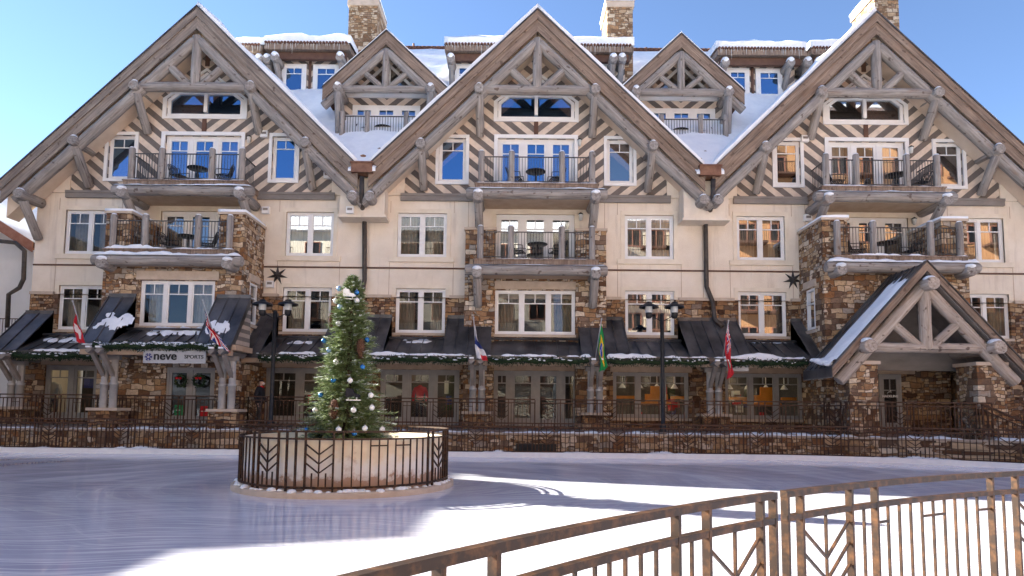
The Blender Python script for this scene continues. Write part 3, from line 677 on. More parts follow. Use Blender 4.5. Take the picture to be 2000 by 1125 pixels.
    f = H(mb, 'attic_window', 'white'); H(MB().add([(x, W+.06, z) for x, z in out], [(0, 1, 2, 3, 4)]), 'pane', 'skyglass' if ax < 3 else 'glass', f)
    # white casings round the upper windows and doors
    mb = MB()
    def casing(a, b, z0, z1, t=.13, bot=True):
        mb.box(a-t, a, W-.09, W, z0-(t if bot else 0), z1+t); mb.box(b, b+t, W-.09, W, z0-(t if bot else 0), z1+t); mb.box(a, b, W-.09, W, z1, z1+t)
        if bot: mb.box(a-.03, b+.03, W-.10, W, z0-t, z0-.002)
    for a, b in W3:
        if abs((a+b)/2-ax) < 5: casing(a+.12, b-.12, Z3[0]+.12, Z3[1]-.12)
    casing(ax-1.6, ax+1.6, 10.56, 12.92, .15, False)
    H(mb, 'casing', 'white')
    return roof
gable(AX[0], 'barge_grey', 7.5, 6.75); gable(AX[1], 'barge_brown', 6.72, 6.72); gable(AX[2], 'barge_brown', 6.75, 7.6)
# boxed piers below the valleys, gutters and downpipes
VX = [(AX[0]+AX[1])/2, (AX[1]+AX[2])/2]
for i, (xv, pxs) in enumerate(zip(VX, ([(707, 345), (706, 395), (712, 430), (712, 545), (709, 566), (690, 572)], [(1393, 350), (1392, 395), (1378, 440), (1380, 560), (1392, 590), (1396, 624), (1412, 638)]))):
    H(MB().box(xv-.95, xv+.85, 25.25, W-.005, 9.36, 10.9).box(xv-1.02, xv+.92, 25.18, W-.005, 9.26, 9.36), 'corbel_pier', 'stucco')
    H(MB().box(xv-.42, xv+.42, 24.72, 25.3, 10.95, 11.32).box(xv-.46, xv+.46, 24.68, 25.3, 11.32, 11.38), 'gutter_box', 'copper')
    y = [24.85, 24.95, 25.85, 25.85, 25.8, 25.7, 25.5]
    H(MB().tube([AV(px, py, y[k]) for k, (px, py) in enumerate(pxs)], .095, 10), 'downpipe', 'downpipe')
    # valley snow
    mb = MB(); nx, ny = 16, 26; g = []
    for j in range(ny+1):
        for k in range(nx+1):
            yy = 24.75+7.2*j/ny; hwid = .55+.98*max(0, yy-25.0); u = -1+2*k/nx; x = xv+u*hwid
            z = 11.32+max(0, yy-25.0)*1.0+.32*(1-u*u)*min(1, .4+j/6)+.10*noise.noise(Vector((x*.9, yy*.9, i*4)))+.07*noise.noise(Vector((x*2.5, yy*2.5, i*4)))
            if j == 0: z -= .22
            g.append((x, yy, z))
    mb.add(g, [(j*(nx+1)+k, j*(nx+1)+k+1, (j+1)*(nx+1)+k+1, (j+1)*(nx+1)+k) for j in range(ny) for k in range(nx)], 0, True)
    mb.add([g[k] for k in range(nx+1)]+[(g[k][0], g[k][1], 11.0) for k in range(nx+1)], [(k+nx+1, k+nx+2, k+1, k) for k in range(nx)], 0, True)
    H(mb, 'valley_snow', 'snow')
    for k in range(5):
        x = xv+rnd.uniform(-.7, .7); H(MB().ball((x, 25.3+k*.25, 11.82+k*.25), .085, 6, 0, (1.6, .6, 1)), 'snow_guard', 'copper')
# main roof
mb = MB()
mb.add([(XL-.5, 31.7, 17.8), (XR+.5, 31.7, 17.8), (XR+.5, 37.3, 23.35), (XL-.5, 37.3, 23.35), (XR+.5, 49, 11.5), (XL-.5, 49, 11.5)], [(0, 1, 2, 3), (3, 2, 4, 5)])
H(mb, 'main_roof', 'shingle')
snow_cap('snow', [(XL-.5, 31.6, 17.72), (XR+.5, 31.6, 17.72), (XR+.5, 37.3, 23.28), (XL-.5, 37.3, 23.28)], .25, hotel, 3)
mb = MB()
for k in range(140): x = XL+k*.3; mb.tube([(x, 37.3, 23.5), (x+.28, 37.3, 23.5)], [.13, .11], 7)
H(mb, 'ridge_tile', 'shingle')
H(MB().tube([AV(808, 97, 37.3), AV(808, 85, 37.3)], .06, 8).tube([AV(1262, 106, 37.3), AV(1262, 93, 37.3)], .07, 8), 'vent_pipe', 'copper')

# ---- chimneys
def chimney(px0, px1, pytop, Y, dep=2.0):
    x0 = A(px0, 60, Y)[0]; x1 = A(px1, 60, Y)[0]; zt = A(px0, pytop, Y)[1]
    f = H(MB().box(x0, x1, Y, Y+dep, 14, zt), 'chimney', 'stone_pale')
    H(MB().box(x0-.07, x1+.07, Y-.07, Y+dep+.07, zt, zt+.32), 'chimney_cap', 'capstone', f)
    snow_cap('snow', [(x0-.1, Y-.1, zt+.32), (x1+.1, Y-.1, zt+.32), (x1+.1, Y+dep+.1, zt+.32), (x0-.1, Y+dep+.1, zt+.32)], .28, f, px0)
chimney(680, 736, 11, 32.0); chimney(1186, 1236, 14, 32.0); chimney(1710, 1757, -6, 32.0, 2.2)

# ---- balconies
def railing(par, pts, z0, z1, sp=.115, mat='rail_grey', name='railing', thick=.018):
    mb = MB()
    for i in range(len(pts)-1):
        p, q = Vector((*pts[i], 0)), Vector((*pts[i+1], 0)); L = (q-p).length; n = max(1, int(L/sp))
        for z, t in ((z1, .045), (z0+.1, .035)): mb.bar(p+Vector((0, 0, z)), q+Vector((0, 0, z)), t, .035, (0, 0, 1))
        for k in range(1, n):
            c = p+(q-p)*k/n; mb.bar(c+Vector((0, 0, z0+.1)), c+Vector((0, 0, z1)), thick, thick)
    return H(mb, name, mat, par)
def balcony(ax, Yf, z, hw, posts, wall=W, braces=True, ends=True, snow=.1, sides=True, bl=1.15):
    deck = H(MB().box(ax-hw, ax+hw, Yf-.06, wall-.01, z-.22, z-.05).box(ax-hw-.04, ax+hw+.04, Yf-.1, wall-.01, z-.05, z), 'balcony', 'barge_brown')
    H(MB().box(ax-hw+.05, ax+hw-.05, Yf+.12, wall-.01, z-.62, z-.225), 'balcony_soffit', 'tan', deck)
    for d in posts: log('post', (ax+d, Yf+.06, z), (ax+d, Yf+.06, z+1.32), .125, deck, n=12)
    pt = [(ax+posts[0], Yf+.06), (ax+posts[-1], Yf+.06)]
    if sides: pt = [(pt[0][0], wall-.02)]+pt+[(pt[1][0], wall-.02)]
    railing(deck, pt, z, z+1.1)
    log('front_log', (ax-hw-.35, Yf-.1, z-.46), (ax+hw+.35, Yf-.1, z-.46), .2, deck)
    for s in (-1, 1):
        log('side_log', (ax+s*(hw-.12), Yf-.42, z-.62), (ax+s*(hw-.12), wall, z-.62), .21, deck)
        if braces: log('brace_log', (ax+s*(hw-.12), Yf+.0, z-.75), (ax+s*(hw-.12), wall-.05, z-.75-bl), .17, deck)
    if snow:
        mb = snow_strip(MB(), (ax-hw-.3, Yf-.12, z-.28), (ax+hw+.3, Yf-.12, z-.28), .17, snow, ax+z, gap=-1, base=.75)
        snow_strip(mb, (ax-hw, Yf-.02, z), (ax+hw, Yf-.02, z), .09, snow*.9, ax+z+9, base=.5, wob=.2)
        for s in (-1, 1): mb.ball((ax+s*(hw-.12), Yf-.3, z-.44), .17, 10, 0, (1.1, 1.2, .6))
        for d in posts: mb.ball((ax+d, Yf+.06, z+1.31), .10, 8, 0, (1.1, 1.1, .8))
        H(mb, 'snow', 'snow', deck)
    return deck
PO = (-2.2, -1.0, 1.0, 2.2)
for ax in (-13.1, .83, 14.5): balcony(ax, 24.68, 10.52, 2.42, PO, snow=.07)

# ---- stone bays
def stone_bay(ax, hw, Yf, holes, side_holes, pier, zt=8.92):
    x0, x1 = ax-hw, ax+hw
    mb = MB().sheet(rect(x0, x1, .72, 7.0), holes, Yf, .3)
    for s, x in ((-1, x0), (1, x1)):
        t = MB().sheet(rect(Yf, W, .72, 7.0), side_holes if s == (1 if ax < 0 else -1) else [], 0, 0)
        mb.add([(x, p.x, p.z) for p in t.v], [f[::-1] if s > 0 else f for f in t.f])
    mb.quad((x0, Yf, 7.0), (x1, Yf, 7.0), (x1, W, 7.0), (x0, W, 7.0))
    f = H(mb, 'stone_bay', 'stone')
    for a, b in ((x0, x0+pier), (x1-pier, x1)):
        H(MB().box(a, b, Yf, W-.06, 7.0, zt), 'parapet_pier', 'stone', f)
        H(MB().box(a-.06, b+.06, Yf-.06, W-.06, zt, zt+.09), 'pier_cap', 'capstone', f)
        snow_cap('snow', [(a-.05, Yf-.05, zt+.09), (b+.05, Yf-.05, zt+.09), (b+.05, W-.1, zt+.09), (a-.05, W-.1, zt+.09)], .15, f, a)
    return f
LB = (-12.98, 2.64, 23.9); RB = (14.42, 2.74, 23.9)
lw0, lw1 = A(272, 600, 23.9)[0], A(418, 600, 23.9)[0]; lz0, lz1 = A(345, 637, 23.9)[1], A(345, 548, 23.9)[1]
ld0, ld1 = A(322, 770, 23.9)[0], A(418, 770, 23.9)[0]
sideL = [rect(24.65, 25.35, 4.85, 6.45)]
lb = stone_bay(*LB, [rect(lw0, lw1, lz0, lz1), rect(ld0, ld1, .95, 3.05)], sideL, .95)
window(lw0, lw1, lz0, lz1, 23.9, 3, lb, sill='capstone', glass='clearglass', curtain='sheer'); window(ld0, ld1, .95, 3.05, 23.9, 2, lb, frame='greyframe', glass='shopglass', door=True, curtain=None, top=.0001, muntin=False, fw=.09)
rw = [rect(A(1716, 770, 23.9)[0], A(1905, 770, 23.9)[0], .9, 3.55)]
rb = stone_bay(*RB, rw, sideL, .95)
for s, x, f in ((1, LB[0]+LB[1], lb), (-1, RB[0]-RB[1], rb)):    # narrow side windows
    mb = MB()
    for a, b, c, d in ((24.65, 25.35, 4.85, 4.94), (24.65, 25.35, 6.36, 6.45), (24.65, 24.74, 4.94, 6.36), (25.26, 25.35, 4.94, 6.36), (24.74, 25.26, 5.85, 5.89)):
        mb.box(x-.1*(s > 0)+.0-(.0), x+.1*(s < 0), a, b, c, d)
    wnd = H(mb, 'window', 'white'); H(MB().add([(x-s*.06, 24.7, 4.9), (x-s*.06, 25.3, 4.9), (x-s*.06, 25.3, 6.4), (x-s*.06, 24.7, 6.4)], [(0, 1, 2, 3)]), 'pane', 'glass', wnd)
    xa, xb = sorted((x-s*.02, x+s*.07)); H(MB().box(xa, xb, 24.5, 25.5, 6.5, 6.78), 'lintel', 'capstone', f); H(MB().box(xa, xb, 24.55, 25.45, 4.7, 4.82), 'sill', 'capstone', wnd)
    # room behind the bay windows
    ax, hw = (LB if s > 0 else RB)[:2]
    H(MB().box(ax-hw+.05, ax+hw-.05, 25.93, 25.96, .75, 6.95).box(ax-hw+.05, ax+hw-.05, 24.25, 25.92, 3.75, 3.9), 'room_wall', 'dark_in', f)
H(MB().box(lw0-.15, lw1+.15, 23.84, 23.93, lz1+.02, lz1+.36), 'lintel', 'capstone', lb)
# recess with the glazed door in the right bay
x0, x1 = A(1716, 770, 24.9)[0], A(1760, 770, 24.9)[0]
H(MB().box(RB[0]-2.6, RB[0]+2.6, 24.96, 25.0, .8, 3.6).box(RB[0]-2.6, RB[0]+2.6, 24.2, 24.96, 3.55, 3.62), 'recess_wall', 'stone_dark', rb)
glz = window(x0, x1, .95, 3.12, 24.8, 1, rb, frame='greyframe', glass='shopglass', door=True, curtain=None, rec=.05)
H(MB().box(x0-.3, x1+.5, 24.78, 24.93, 3.13, 3.5), 'lintel', 'tan', rb)
H(MB().quad((x0+.1, 24.955, 1.1), (x1-.1, 24.955, 1.1), (x1-.1, 24.955, 3), (x0+.1, 24.955, 3)), 'door_backing', 'dark_in', glz)
# middle bay
mx0, mx1 = .83-1.62, .83+1.62; cb = None
for a, b in ((-2.02, mx0-.02), (mx1+.02, 3.69)):
    mb = MB().box(a, b, 25.5, W-.055, .72, 8.86)
    cb0 = H(mb, 'stone_bay', 'stone'); cb = cb or cb0
    H(MB().box(a-.05, b+.05, 25.44, W-.055, 8.86, 8.96), 'pier_cap', 'capstone', cb0)
H(MB().sheet(rect(mx0-.02, mx1+.02, 4.3, 7.0), [rect(mx0, mx1, 4.62, 6.42)], 25.62, .25).box(mx0, mx1, 25.66, W-.06, 6.98, 7.02), 'bay_wall', 'stone', cb)
window(mx0, mx1, 4.62, 6.42, 25.62, 3, cb, sill='capstone', glass='clearglass')
H(MB().box(mx0-.12, mx1+.12, 25.54, 25.64, 6.46, 6.78), 'lintel', 'capstone', cb)
for ax, hw, Yf, wl, sn in ((-12.98, 2.45, 23.62, 23.9, .2), (.83, 2.42, 24.7, 25.5, .05), (14.42, 2.5, 23.62, 23.9, .16)):
    balcony(ax, Yf, 7.48, hw, PO if ax != 14.42 else (-2.3, -.95, 1.2, 2.3), wall=wl if ax == .83 else W, braces=ax == .83, snow=sn, sides=ax == .83, bl=1.0)

# ---- small dormers in the valleys
def dormer(pxc, Yb, Yw):
    ax, zt = A(pxc[0], pxc[1], Yb); s_ = .95; ext = 2.75
    f0 = None; Yd = 27.0; wl = Yw
    zf = A(pxc[0], 272+(pxc[0]-755)*.0102, 27.15)[1]
    dx = A(pxc[0], 215, wl)[0]; zd1 = A(pxc[0], 207+(pxc[0]-755)*.0102, wl)[1]
    za = zt-.9*s_-.25
    hs = [rect(dx-1.55, dx+1.55, zf, zd1)]
    mb = MB().sheet([(dx-2.2, zf-2), (dx+2.2, zf-2), (dx+2.2, zt-2.2*s_-.3), (dx, zt-.35), (dx-2.2, zt-2.2*s_-.3)], hs, wl, .15)
    f0 = H(mb, 'dormer', 'sidingL', None, Matrix.Translation((dx, wl, zf)))
    H(MB().add([(dx-2.2, wl, zf-2), (dx-2.2, 33, zf-2), (dx-2.2, 33, zt-2.3), (dx-2.2, wl, zt-2.3)], [(0, 1, 2, 3)]).add([(dx+2.2, wl, zf-2), (dx+2.2, 33, zf-2), (dx+2.2, 33, zt-2.3), (dx+2.2, wl, zt-2.3)], [(3, 2, 1, 0)]), 'cheek_wall', 'shingle', f0)
    window(dx-1.55, dx+1.55, zf, zd1, wl, 3, f0, door=True, top=.25, fw=.12, rec=-.06, curtain='sheer', glass='skyglass')
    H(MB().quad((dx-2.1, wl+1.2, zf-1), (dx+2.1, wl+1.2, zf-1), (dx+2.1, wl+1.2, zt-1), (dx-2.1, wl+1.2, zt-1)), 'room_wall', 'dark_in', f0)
    zb = A(pxc[0], 188+(pxc[0]-755)*.0102, wl)[1]
    H(MB().box(dx-2.25, dx+2.25, wl-.1, wl-.005, zb-.1, zb+.14), 'beam', 'white', f0)
    # triangular window behind the truss
    t = [(dx-1.5, zb+.2), (dx+1.5, zb+.2), (dx, zb+.2+1.5*s_)]
    mb = MB()
    for i in range(3):
        p, q = Vector(t[i]), Vector(t[(i+1) % 3]); d = (q-p).normalized(); nn = Vector((-d.y, d.x))*.13; mb.prism([tuple(p), tuple(q), tuple(q+nn), tuple(p+nn)], wl-.08+.004*i, wl-.004)
    mb.box(dx-.16, dx+.16, wl-.068, wl-.003, zb+.3, zb+.3+1.2*s_)
    wn_ = H(mb, 'window', 'white'); H(MB().add([(x, wl-.03, z) for x, z in t], [(0, 1, 2)]), 'pane', 'glass', wn_)
    for s in (-1, 1):
        P = lambda d, dz: (ax+s*d, zt-s_*d+dz); d = (s, 0, -s_)
        rf = H(MB().prism([P(0, 0), P(ext, 0), P(ext, -.3), P(0, -.3)][::s], Yb+.003, Yb+6), 'dormer_roof', 'shingle', f0)
        H(MB().prism([P(.02, -.304), P(ext, -.304), P(ext, -.34), P(.02, -.34)][::s], Yb+.02, wl+.02), 'soffit', 'soffit', f0)
        board('bargeboard', [P(0, .02), P(ext+.02, .02), P(ext+.02, -.58), P(0, -.58)][::s], Yb-.06, Yb, (ax, Yb, zt-.3), d, 'barge_brown', f0)
        H(MB().prism([P(0, .08), P(ext+.04, .08), P(ext+.04, .03), P(0, .03)][::s], Yb-.1, Yb+.1), 'drip_edge', 'roofmetal', f0)
        a, b = Vector((ax, Yb-.05, zt+.08)), Vector((ax+s*ext, Yb-.05, zt-s_*ext+.08)); c, e = Vector((b.x, Yb+5.9, b.z)), Vector((ax, Yb+5.9, a.z))
        snow_cap('snow', (a, b, c, e) if s > 0 else (b, a, e, c), .14, f0, ax+s)
        yl = Yb+.1; zc = zt-.82
        log('rafter_log', (ax+s*.08, yl, zc-.08*s_), (ax+s*2.75, yl, zc-s_*2.75), .19, f0)
        log('strut_log', (ax+s*.2, yl+.02, zt-2.48), (ax+s*1.05, yl+.02, zt-1.75), .13, f0)
        log('purlin_log', (ax+s*2.05, Yb-.3, zt-2.72), (ax+s*2.05, wl, zt-2.72), .2, f0)
        log('brace_log', (ax+s*2.05, Yb-.1, zt-2.9), (ax+s*2.0, wl-.03, zt-4.2), .16, f0)
        log('brace_log', (ax+s*2.05, Yb-.15, zt-2.9), (ax+s*1.95, Yb-.1, zf-.05), .15, f0)
        H(MB().ball((ax+s*2.05, Yb-.2, zt-2.56), .15, 9, 0, (1, 1, .8)), 'snow', 'snow', f0)
    log('king_post', (ax, yl-.04, zt-2.6), (ax, yl-.04, zc+.05), .16, f0); log('tie_log', (ax-1.95, yl-.02, zt-2.62), (ax+1.95, yl-.02, zt-2.62), .17, f0)
    # balcony
    H(MB().box(dx-2.1, dx+2.1, 27.0, wl, zf-.8, zf-.02), 'dormer_deck', 'greyboard', f0)
    bx = A(pxc[0], 250, 27.1)[0]
    for d in (-1.95, -.85, .85, 1.95): log('post', (bx+d, 27.08, zf-.1), (bx+d, 27.08, zf+1.2), .11, f0)
    railing(f0, [(bx-1.95, 27.08), (bx+1.95, 27.08)], zf-.05, zf+1.0)
    return dx, bx, zf, wl
DORM = [dormer((755, 63), 27.4, 28.4), dormer((1330, 69), 27.4, 28.4)]

# ---- shed dormers along the ridge, thick snow and icicles
def shed(px0, px1, pyt, wins, Y=31.2, logs=()):
    x0, zt = A(px0, pyt+14, Y); x1 = A(px1, pyt+14, Y)[0]
    f = H(MB().box(x0+.3, x1-.3, Y, Y+4.5, 15.5, zt-.35), 'shed_dormer', 'sidingL', None, Matrix.Translation(((x0+x1)/2, Y, 18)))
    mb = MB().add([(x, y, z) for x in (x0, x1) for y, z in ((Y-.75, zt-.2), (Y+6, zt+.5), (Y+6, zt+.2), (Y-.75, zt-.48))], [(0, 1, 2, 3), (7, 6, 5, 4), (0, 4, 5, 1), (1, 5, 6, 2), (2, 6, 7, 3), (3, 7, 4, 0)])
    H(mb, 'dormer_roof', 'barge_brown', f)
    mb = MB(); n = int((x1-x0)/.16)
    for k in range(n): mb.tube([(x0+.16*k+.08, Y-.82, zt-.15), (x0+.16*k+.08, Y+.2, zt-.04)], .07, 6)
    H(mb, 'tile_edge', 'shingle', f)
    H(MB().box(x0+.2, x1-.2, Y-.5, Y-.3, zt-.85, zt-.5), 'beam', 'brownboard', f)
    snow_cap('snow', [(x0-.05, Y-.7, zt-.1), (x1+.05, Y-.7, zt-.1), (x1+.05, Y+5.5, zt+.55), (x0-.05, Y+5.5, zt+.55)], .62, f, px0)
    mb = MB()
    for k in range(int((x1-x0)/.11)):
        x = x0+.1+k*.11+rnd.uniform(-.04, .04); L = rnd.choice((.08, .12, .2, .3, .5))*rnd.uniform(.5, 1.2); mb.tube([(x, Y-.78, zt-.16), (x, Y-.78, zt-.18-L)], [.022, .004], 5, mi=0)
    ic = H(mb, 'icicle', 'frost', f); ic['kind'] = 'stuff'
    for px in logs:
        x = A(px, pyt+28, Y-1.0)[0]; z = A(px, pyt+30, Y-1.0)[1]
        log('purlin_log', (x, Y-1.0, z), (x, Y+.1, z), .21, f); log('brace_log', (x, Y-.7, z-.15), (x, Y-.02, z-.9), .14, f)
        H(MB().ball((x, Y-.85, z+.15), .2, 9, 0, (1, 1.2, .8)), 'snow', 'snow', f)
    for a, b, t, bo in wins:
        xa, za = A(a, bo, Y); xb, zb = A(b, t, Y)
        window(xa+.1, xb-.1, za+.1, zb-.1, Y-.12, 1, f, curtain=None, rec=.0, top=.27, glass='skyglass')
        H(MB().box(xa, xb, Y-.1, Y-.005, zb-.1, zb).box(xa, xb, Y-.1, Y-.005, za, za+.1).box(xa, xa+.1, Y-.1, Y-.005, za+.1, zb-.1).box(xb-.1, xb, Y-.1, Y-.005, za+.1, zb-.1), 'casing', 'white', f)
        H(MB().quad((xa+.1, Y-.012, za+.1), (xb-.1, Y-.012, za+.1), (xb-.1, Y-.012, zb-.1), (xa+.1, Y-.012, zb-.1)), 'dark_glazing', 'dark_in', f)
    if len(wins) > 1:
        c = A((wins[0][1]+wins[1][0])/2, 150, Y)[0]; z = A(600, 150, Y)[1]; H(MB().box(c-.06, c+.06, Y-.06, Y, z-.9, z+.85), 'centre_board', 'brownboard', f)
shed(528, 690, 80, [(550, 600, 127, 186), (611, 664, 128, 187)], logs=(535, 663))
shed(466, 524, 84, [], 31.5, logs=(504, 520))
shed(872, 1232, 83, [(888, 938, 127, 190), (1150, 1200, 127, 190)], logs=(880, 1199, 1216))
shed(1392, 1562, 91, [(1418, 1462, 135, 192), (1476, 1526, 136, 194)], logs=(1418, 1546))
shed(1572, 1668, 90, [], 31.5, logs=(1580, 1602))

# ---- metal awning over the shop fronts
def awning(x0, x1, Yw, zw, Ye, ze, notches, name='awning', zn=4.5, ends=True):
    """sloping standing-seam roof; notches are the x spans below windows where it starts lower"""
    mb = MB(); sn = MB(); cuts = []; x = x0
    for a, b in notches: cuts += [(x, a, zw), (a, b, zn)]; x = b
    cuts.append((x, x1, zw))
    for a, b, z in cuts:
        mb.quad((a, Ye, ze), (b, Ye, ze), (b, Yw, z), (a, Yw, z))
        n = max(1, round((b-a)/.46))
        for k in range(n+1):
            xx = a+(b-a)*k/n; mb.bar((xx, Ye, ze+.018), (xx, Yw-.02, z+.015), .028, .045, (0, -.7, .7))
        if z > zn: mb.box(a, b, Yw-.05, Yw-.001, z-.04, z+.10)
        else: mb.bar((a-.05, Yw-.5, z+(ze-z)*.5/(Yw-Ye)+.16), (b+.05, Yw-.5, z+(ze-z)*.5/(Yw-Ye)+.16), .09, .06, (0, -.5, .8))
    for a, b in notches:
        for xx in (a, b): mb.add([(xx, Ye, ze), (xx, Yw, zw), (xx, Yw, zn)], [(0, 1, 2), (2, 1, 0)])
    if ends:
        for xx in (x0, x1): mb.add([(xx, Ye, ze), (xx, Yw, zw), (xx, Yw, ze-.1)], [(0, 1, 2)])
    mb.box(x0, x1, Ye-.02, Ye+.06, ze-.16, ze+.012)
    f = H(mb, name, 'roofmetal')
    H(MB().quad((x0, Ye+.03, ze-.13), (x1, Ye+.03, ze-.13), (x1, Yw, ze-.13), (x0, Yw, ze-.13)).box(x0, x1, Ye+.06, Ye+.2, ze-.34, ze-.14), 'awning_soffit', 'tan', f)
    return f
n1 = [(a-.12, b+.12) for a, b in W1]
aw0 = awning(XL-.1, -15.62, W-.06, 5.35, 24.1, 3.64, [n1[0]])
aw1 = awning(-10.34, 11.68, W-.06, 5.32, 24.1, 3.62, [n1[1], n1[2], (.83-1.75, .83+1.75), n1[3], n1[4]])
BYE = 22.35; bz = A(310, 674, BYE)[1]
aw2 = awning(-15.3, -9.95, 23.88, 5.72, BYE, bz, [(lw0-.12, lw1+.12)], zn=lz0-.08)
H(MB().add([(-9.93, BYE+.25, bz+.02), (-9.93, 23.88, bz+.02), (-9.93, 23.88, 5.5)], [(0, 1, 2)]), 'awning_cheek', 'cheek', aw2)
H(MB().box(-10.0, -9.8, BYE+.1, 23.86, bz-.14, bz+.05), 'cheek_beam', 'tan', aw2)
# snow left on the awning
def awsnow(aw, spans, Ye, ze, seed, h=.13, d=.11):
    mb = MB()
    for i, (a, b, g) in enumerate(spans): snow_strip(mb, (a, Ye+.03, ze+.005), (b, Ye+.03, ze+.005), d, h, seed+i*3.1, gap=g, step=.07, hang=.10, base=.42, wob=.3)
    return H(mb, 'snow', 'snow', aw)
awsnow(aw0, [(-18.2, -15.7, -.5)], 24.1, 3.64, 1)
awsnow(aw1, [(-8.9, -7.0, -.2), (-5.7, -1.6, -.8), (-1.0, 2.9, -.25), (3.5, 7.3, -.3), (6.6, 11.0, -.5)], 24.1, 3.62, 4, .15)
awsnow(aw2, [(-15.2, -10.1, -.6)], BYE, bz, 9, .12)
def slab_snow(aw, a, b, Yw, Ye, zw, ze, t0, t1, seed, th=.09, nx=44, ny=14):
    mb = MB(); g = []; keep = []
    for j in range(ny+1):
        for i in range(nx+1):
            u = i/nx; t = t0+(t1-t0)*j/ny; x = a+(b-a)*u
            e = min(u, 1-u)*4; e2 = min(j, ny-j)/ny*3
            k = noise.noise(Vector((x*2.3, t*5, seed)))*.8+noise.noise(Vector((x*6, t*14, seed)))*.45+min(1, e)*.55+min(1, e2)*.5-.66
            g.append((x, Ye+(Yw-Ye)*t, ze+(zw-ze)*t+.012+th*max(-.3, min(1, k*2)))); keep.append(k > -.1)
    fs = [f for j in range(ny) for i in range(nx) for f in [(j*(nx+1)+i, j*(nx+1)+i+1, (j+1)*(nx+1)+i+1, (j+1)*(nx+1)+i)] if sum(keep[q] for q in f) >= 3]
    mb.add(g, fs, 0, True); return H(mb, 'snow', 'snow', aw)
slab_snow(aw2, -15.2, -13.85, 23.88, BYE, 5.72, bz, .28, .62, 2); slab_snow(aw2, -13.7, -11.2, 23.88, BYE, lz0-.08, bz, .5, 1.0, 3, .12)
slab_snow(aw2, -11.1, -10.1, 23.88, BYE, 5.72, bz, .22, .5, 5); slab_snow(aw0, -18.9, -16.5, W, 24.1, 4.5, 3.64, .45, .75, 7, .06)
slab_snow(aw1, -4.8, -3.0, W, 24.1, 4.5, 3.62, .62, .85, 11, .05); slab_snow(aw1, -9.0, -8.0, W, 24.1, 4.5, 3.62, .5, .7, 12, .05); slab_snow(aw1, 9.3, 11.0, W, 24.1, 4.5, 3.62, .8, 1.0, 14, .06)

# ---- paired posts on stone pedestals carrying the awning
def post_pair(x, Y, ztop, zp=1.42):
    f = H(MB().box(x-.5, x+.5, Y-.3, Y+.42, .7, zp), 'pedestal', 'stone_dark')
    H(MB().box(x-.56, x+.56, Y-.36, Y+.48, zp, zp+.1), 'pedestal_cap', 'capstone', f)
    for s in (-1, 1):
        H(MB().lathe((x+s*.17, Y, 0), [(.13, zp+.1), (.13, 2.32), (.145, 2.32), (.145, 2.42), (.115, 2.42), (.115, ztop-.62)], 16), 'post', 'post_paint', f)
        mb = MB().bar((x+s*.17, Y, ztop-1.25), (x+s*.17, Y-.75, ztop-.42), .14, .12).bar((x+s*.17, Y+.9, ztop-.34), (x+s*.17, Y-1.0, ztop-.34), .15, .2)
        H(mb, 'bracket', 'greyboard', f); H(MB().box(x+s*.17-.08, x+s*.17+.08, Y-1.04, Y-.94, ztop-.26, ztop-.2), 'snow', 'snow', f)
    H(MB().box(x-.36, x+.36, Y-.09, Y+.09, ztop-.62, ztop-.45), 'cross_beam', 'greyframe', f)
for px, Y, zt in ((30, 24.55, 3.72), (212, 22.95, bz+.12), (443, 22.95, bz+.12), (932, 24.55, 3.72), (1162, 24.55, 3.72), (1395, 24.55, 3.72)):
    post_pair(A(px, 770, Y)[0], Y, zt, 1.42 if px > 300 or px < 100 else 1.42)

# ---- log entry porch on the right
PY = 21.7; pax, pz = A(1808, 513, PY); PS = 1.10; pe = 3.32
P = lambda s, d, dz: (pax+s*d, pz-PS*d+dz)
por = None
for s in (-1, 1):
    f = H(MB().prism([P(s, 0, 0), P(s, pe, 0), P(s, pe, -.3), P(s, 0, -.3)][::s], PY+.003, 23.9), 'porch_roof', 'roofmetal'); por = por or f
    mb = MB(); L = math.hypot(pe, pe*PS)
    for k in range(6): mb.bar((*P(s, .02, .02)[:1], PY+.2+.36*k, P(s, .02, .02)[1]), (P(s, pe, .02)[0], PY+.2+.36*k, P(s, pe, .02)[1]), .03, .05, (0, 0, 1))
    H(mb, 'seam', 'roofmetal', f)
    H(MB().prism([P(s, .02, -.304), P(s, pe, -.304), P(s, pe, -.34), P(s, .02, -.34)][::s], PY+.02, 23.88), 'soffit', 'greyboard', f)
    board('bargeboard', [P(s, 0, .02), P(s, pe+.02, .02), P(s, pe+.02, -.29), P(s, 0, -.29)][::s], PY-.07, PY, (pax, PY, pz-.2), (s, 0, -PS), 'barge_brown', f)
    H(MB().prism([P(s, 0, .08), P(s, pe+.04, .08), P(s, pe+.04, .03), P(s, 0, .03)][::s], PY-.11, PY+.1), 'drip_edge', 'roofmetal', f)
    log('rafter_log', (pax+s*.1, PY+.2, pz-.78-.1*PS), (pax+s*3.02, PY+.2, pz-.78-PS*3.02), .205, f, 'log_tan')
    log('strut_log', (pax+s*.25, PY+.2, pz-2.86), (pax+s*1.22, PY+.2, pz-2.0), .15, f, 'log_tan')
    log('purlin_log', (pax+s*2.17, PY-.35, pz-2.93), (pax+s*2.17, 23.88, pz-2.93), .235, f, 'log_tan')
    mb = MB().ball((pax+s*2.17, PY-.08, pz-2.74), .19, 12, 0, (1.05, 1.3, .65)); H(mb, 'snow', 'snow', f)
    x0, x1 = (A(1661, 800, 21.9)[0], A(1717, 800, 21.9)[0]) if s < 0 else (A(1912, 800, 21.9)[0], A(1968, 800, 21.9)[0])
    pl = H(MB().box(x0, x1, 21.9, 22.95, -.05, 3.27), 'porch_pillar', 'stone'); H(MB().box(x0-.07, x1+.07, 21.83, 23.02, 3.27, 3.39), 'pillar_cap', 'capstone', pl)
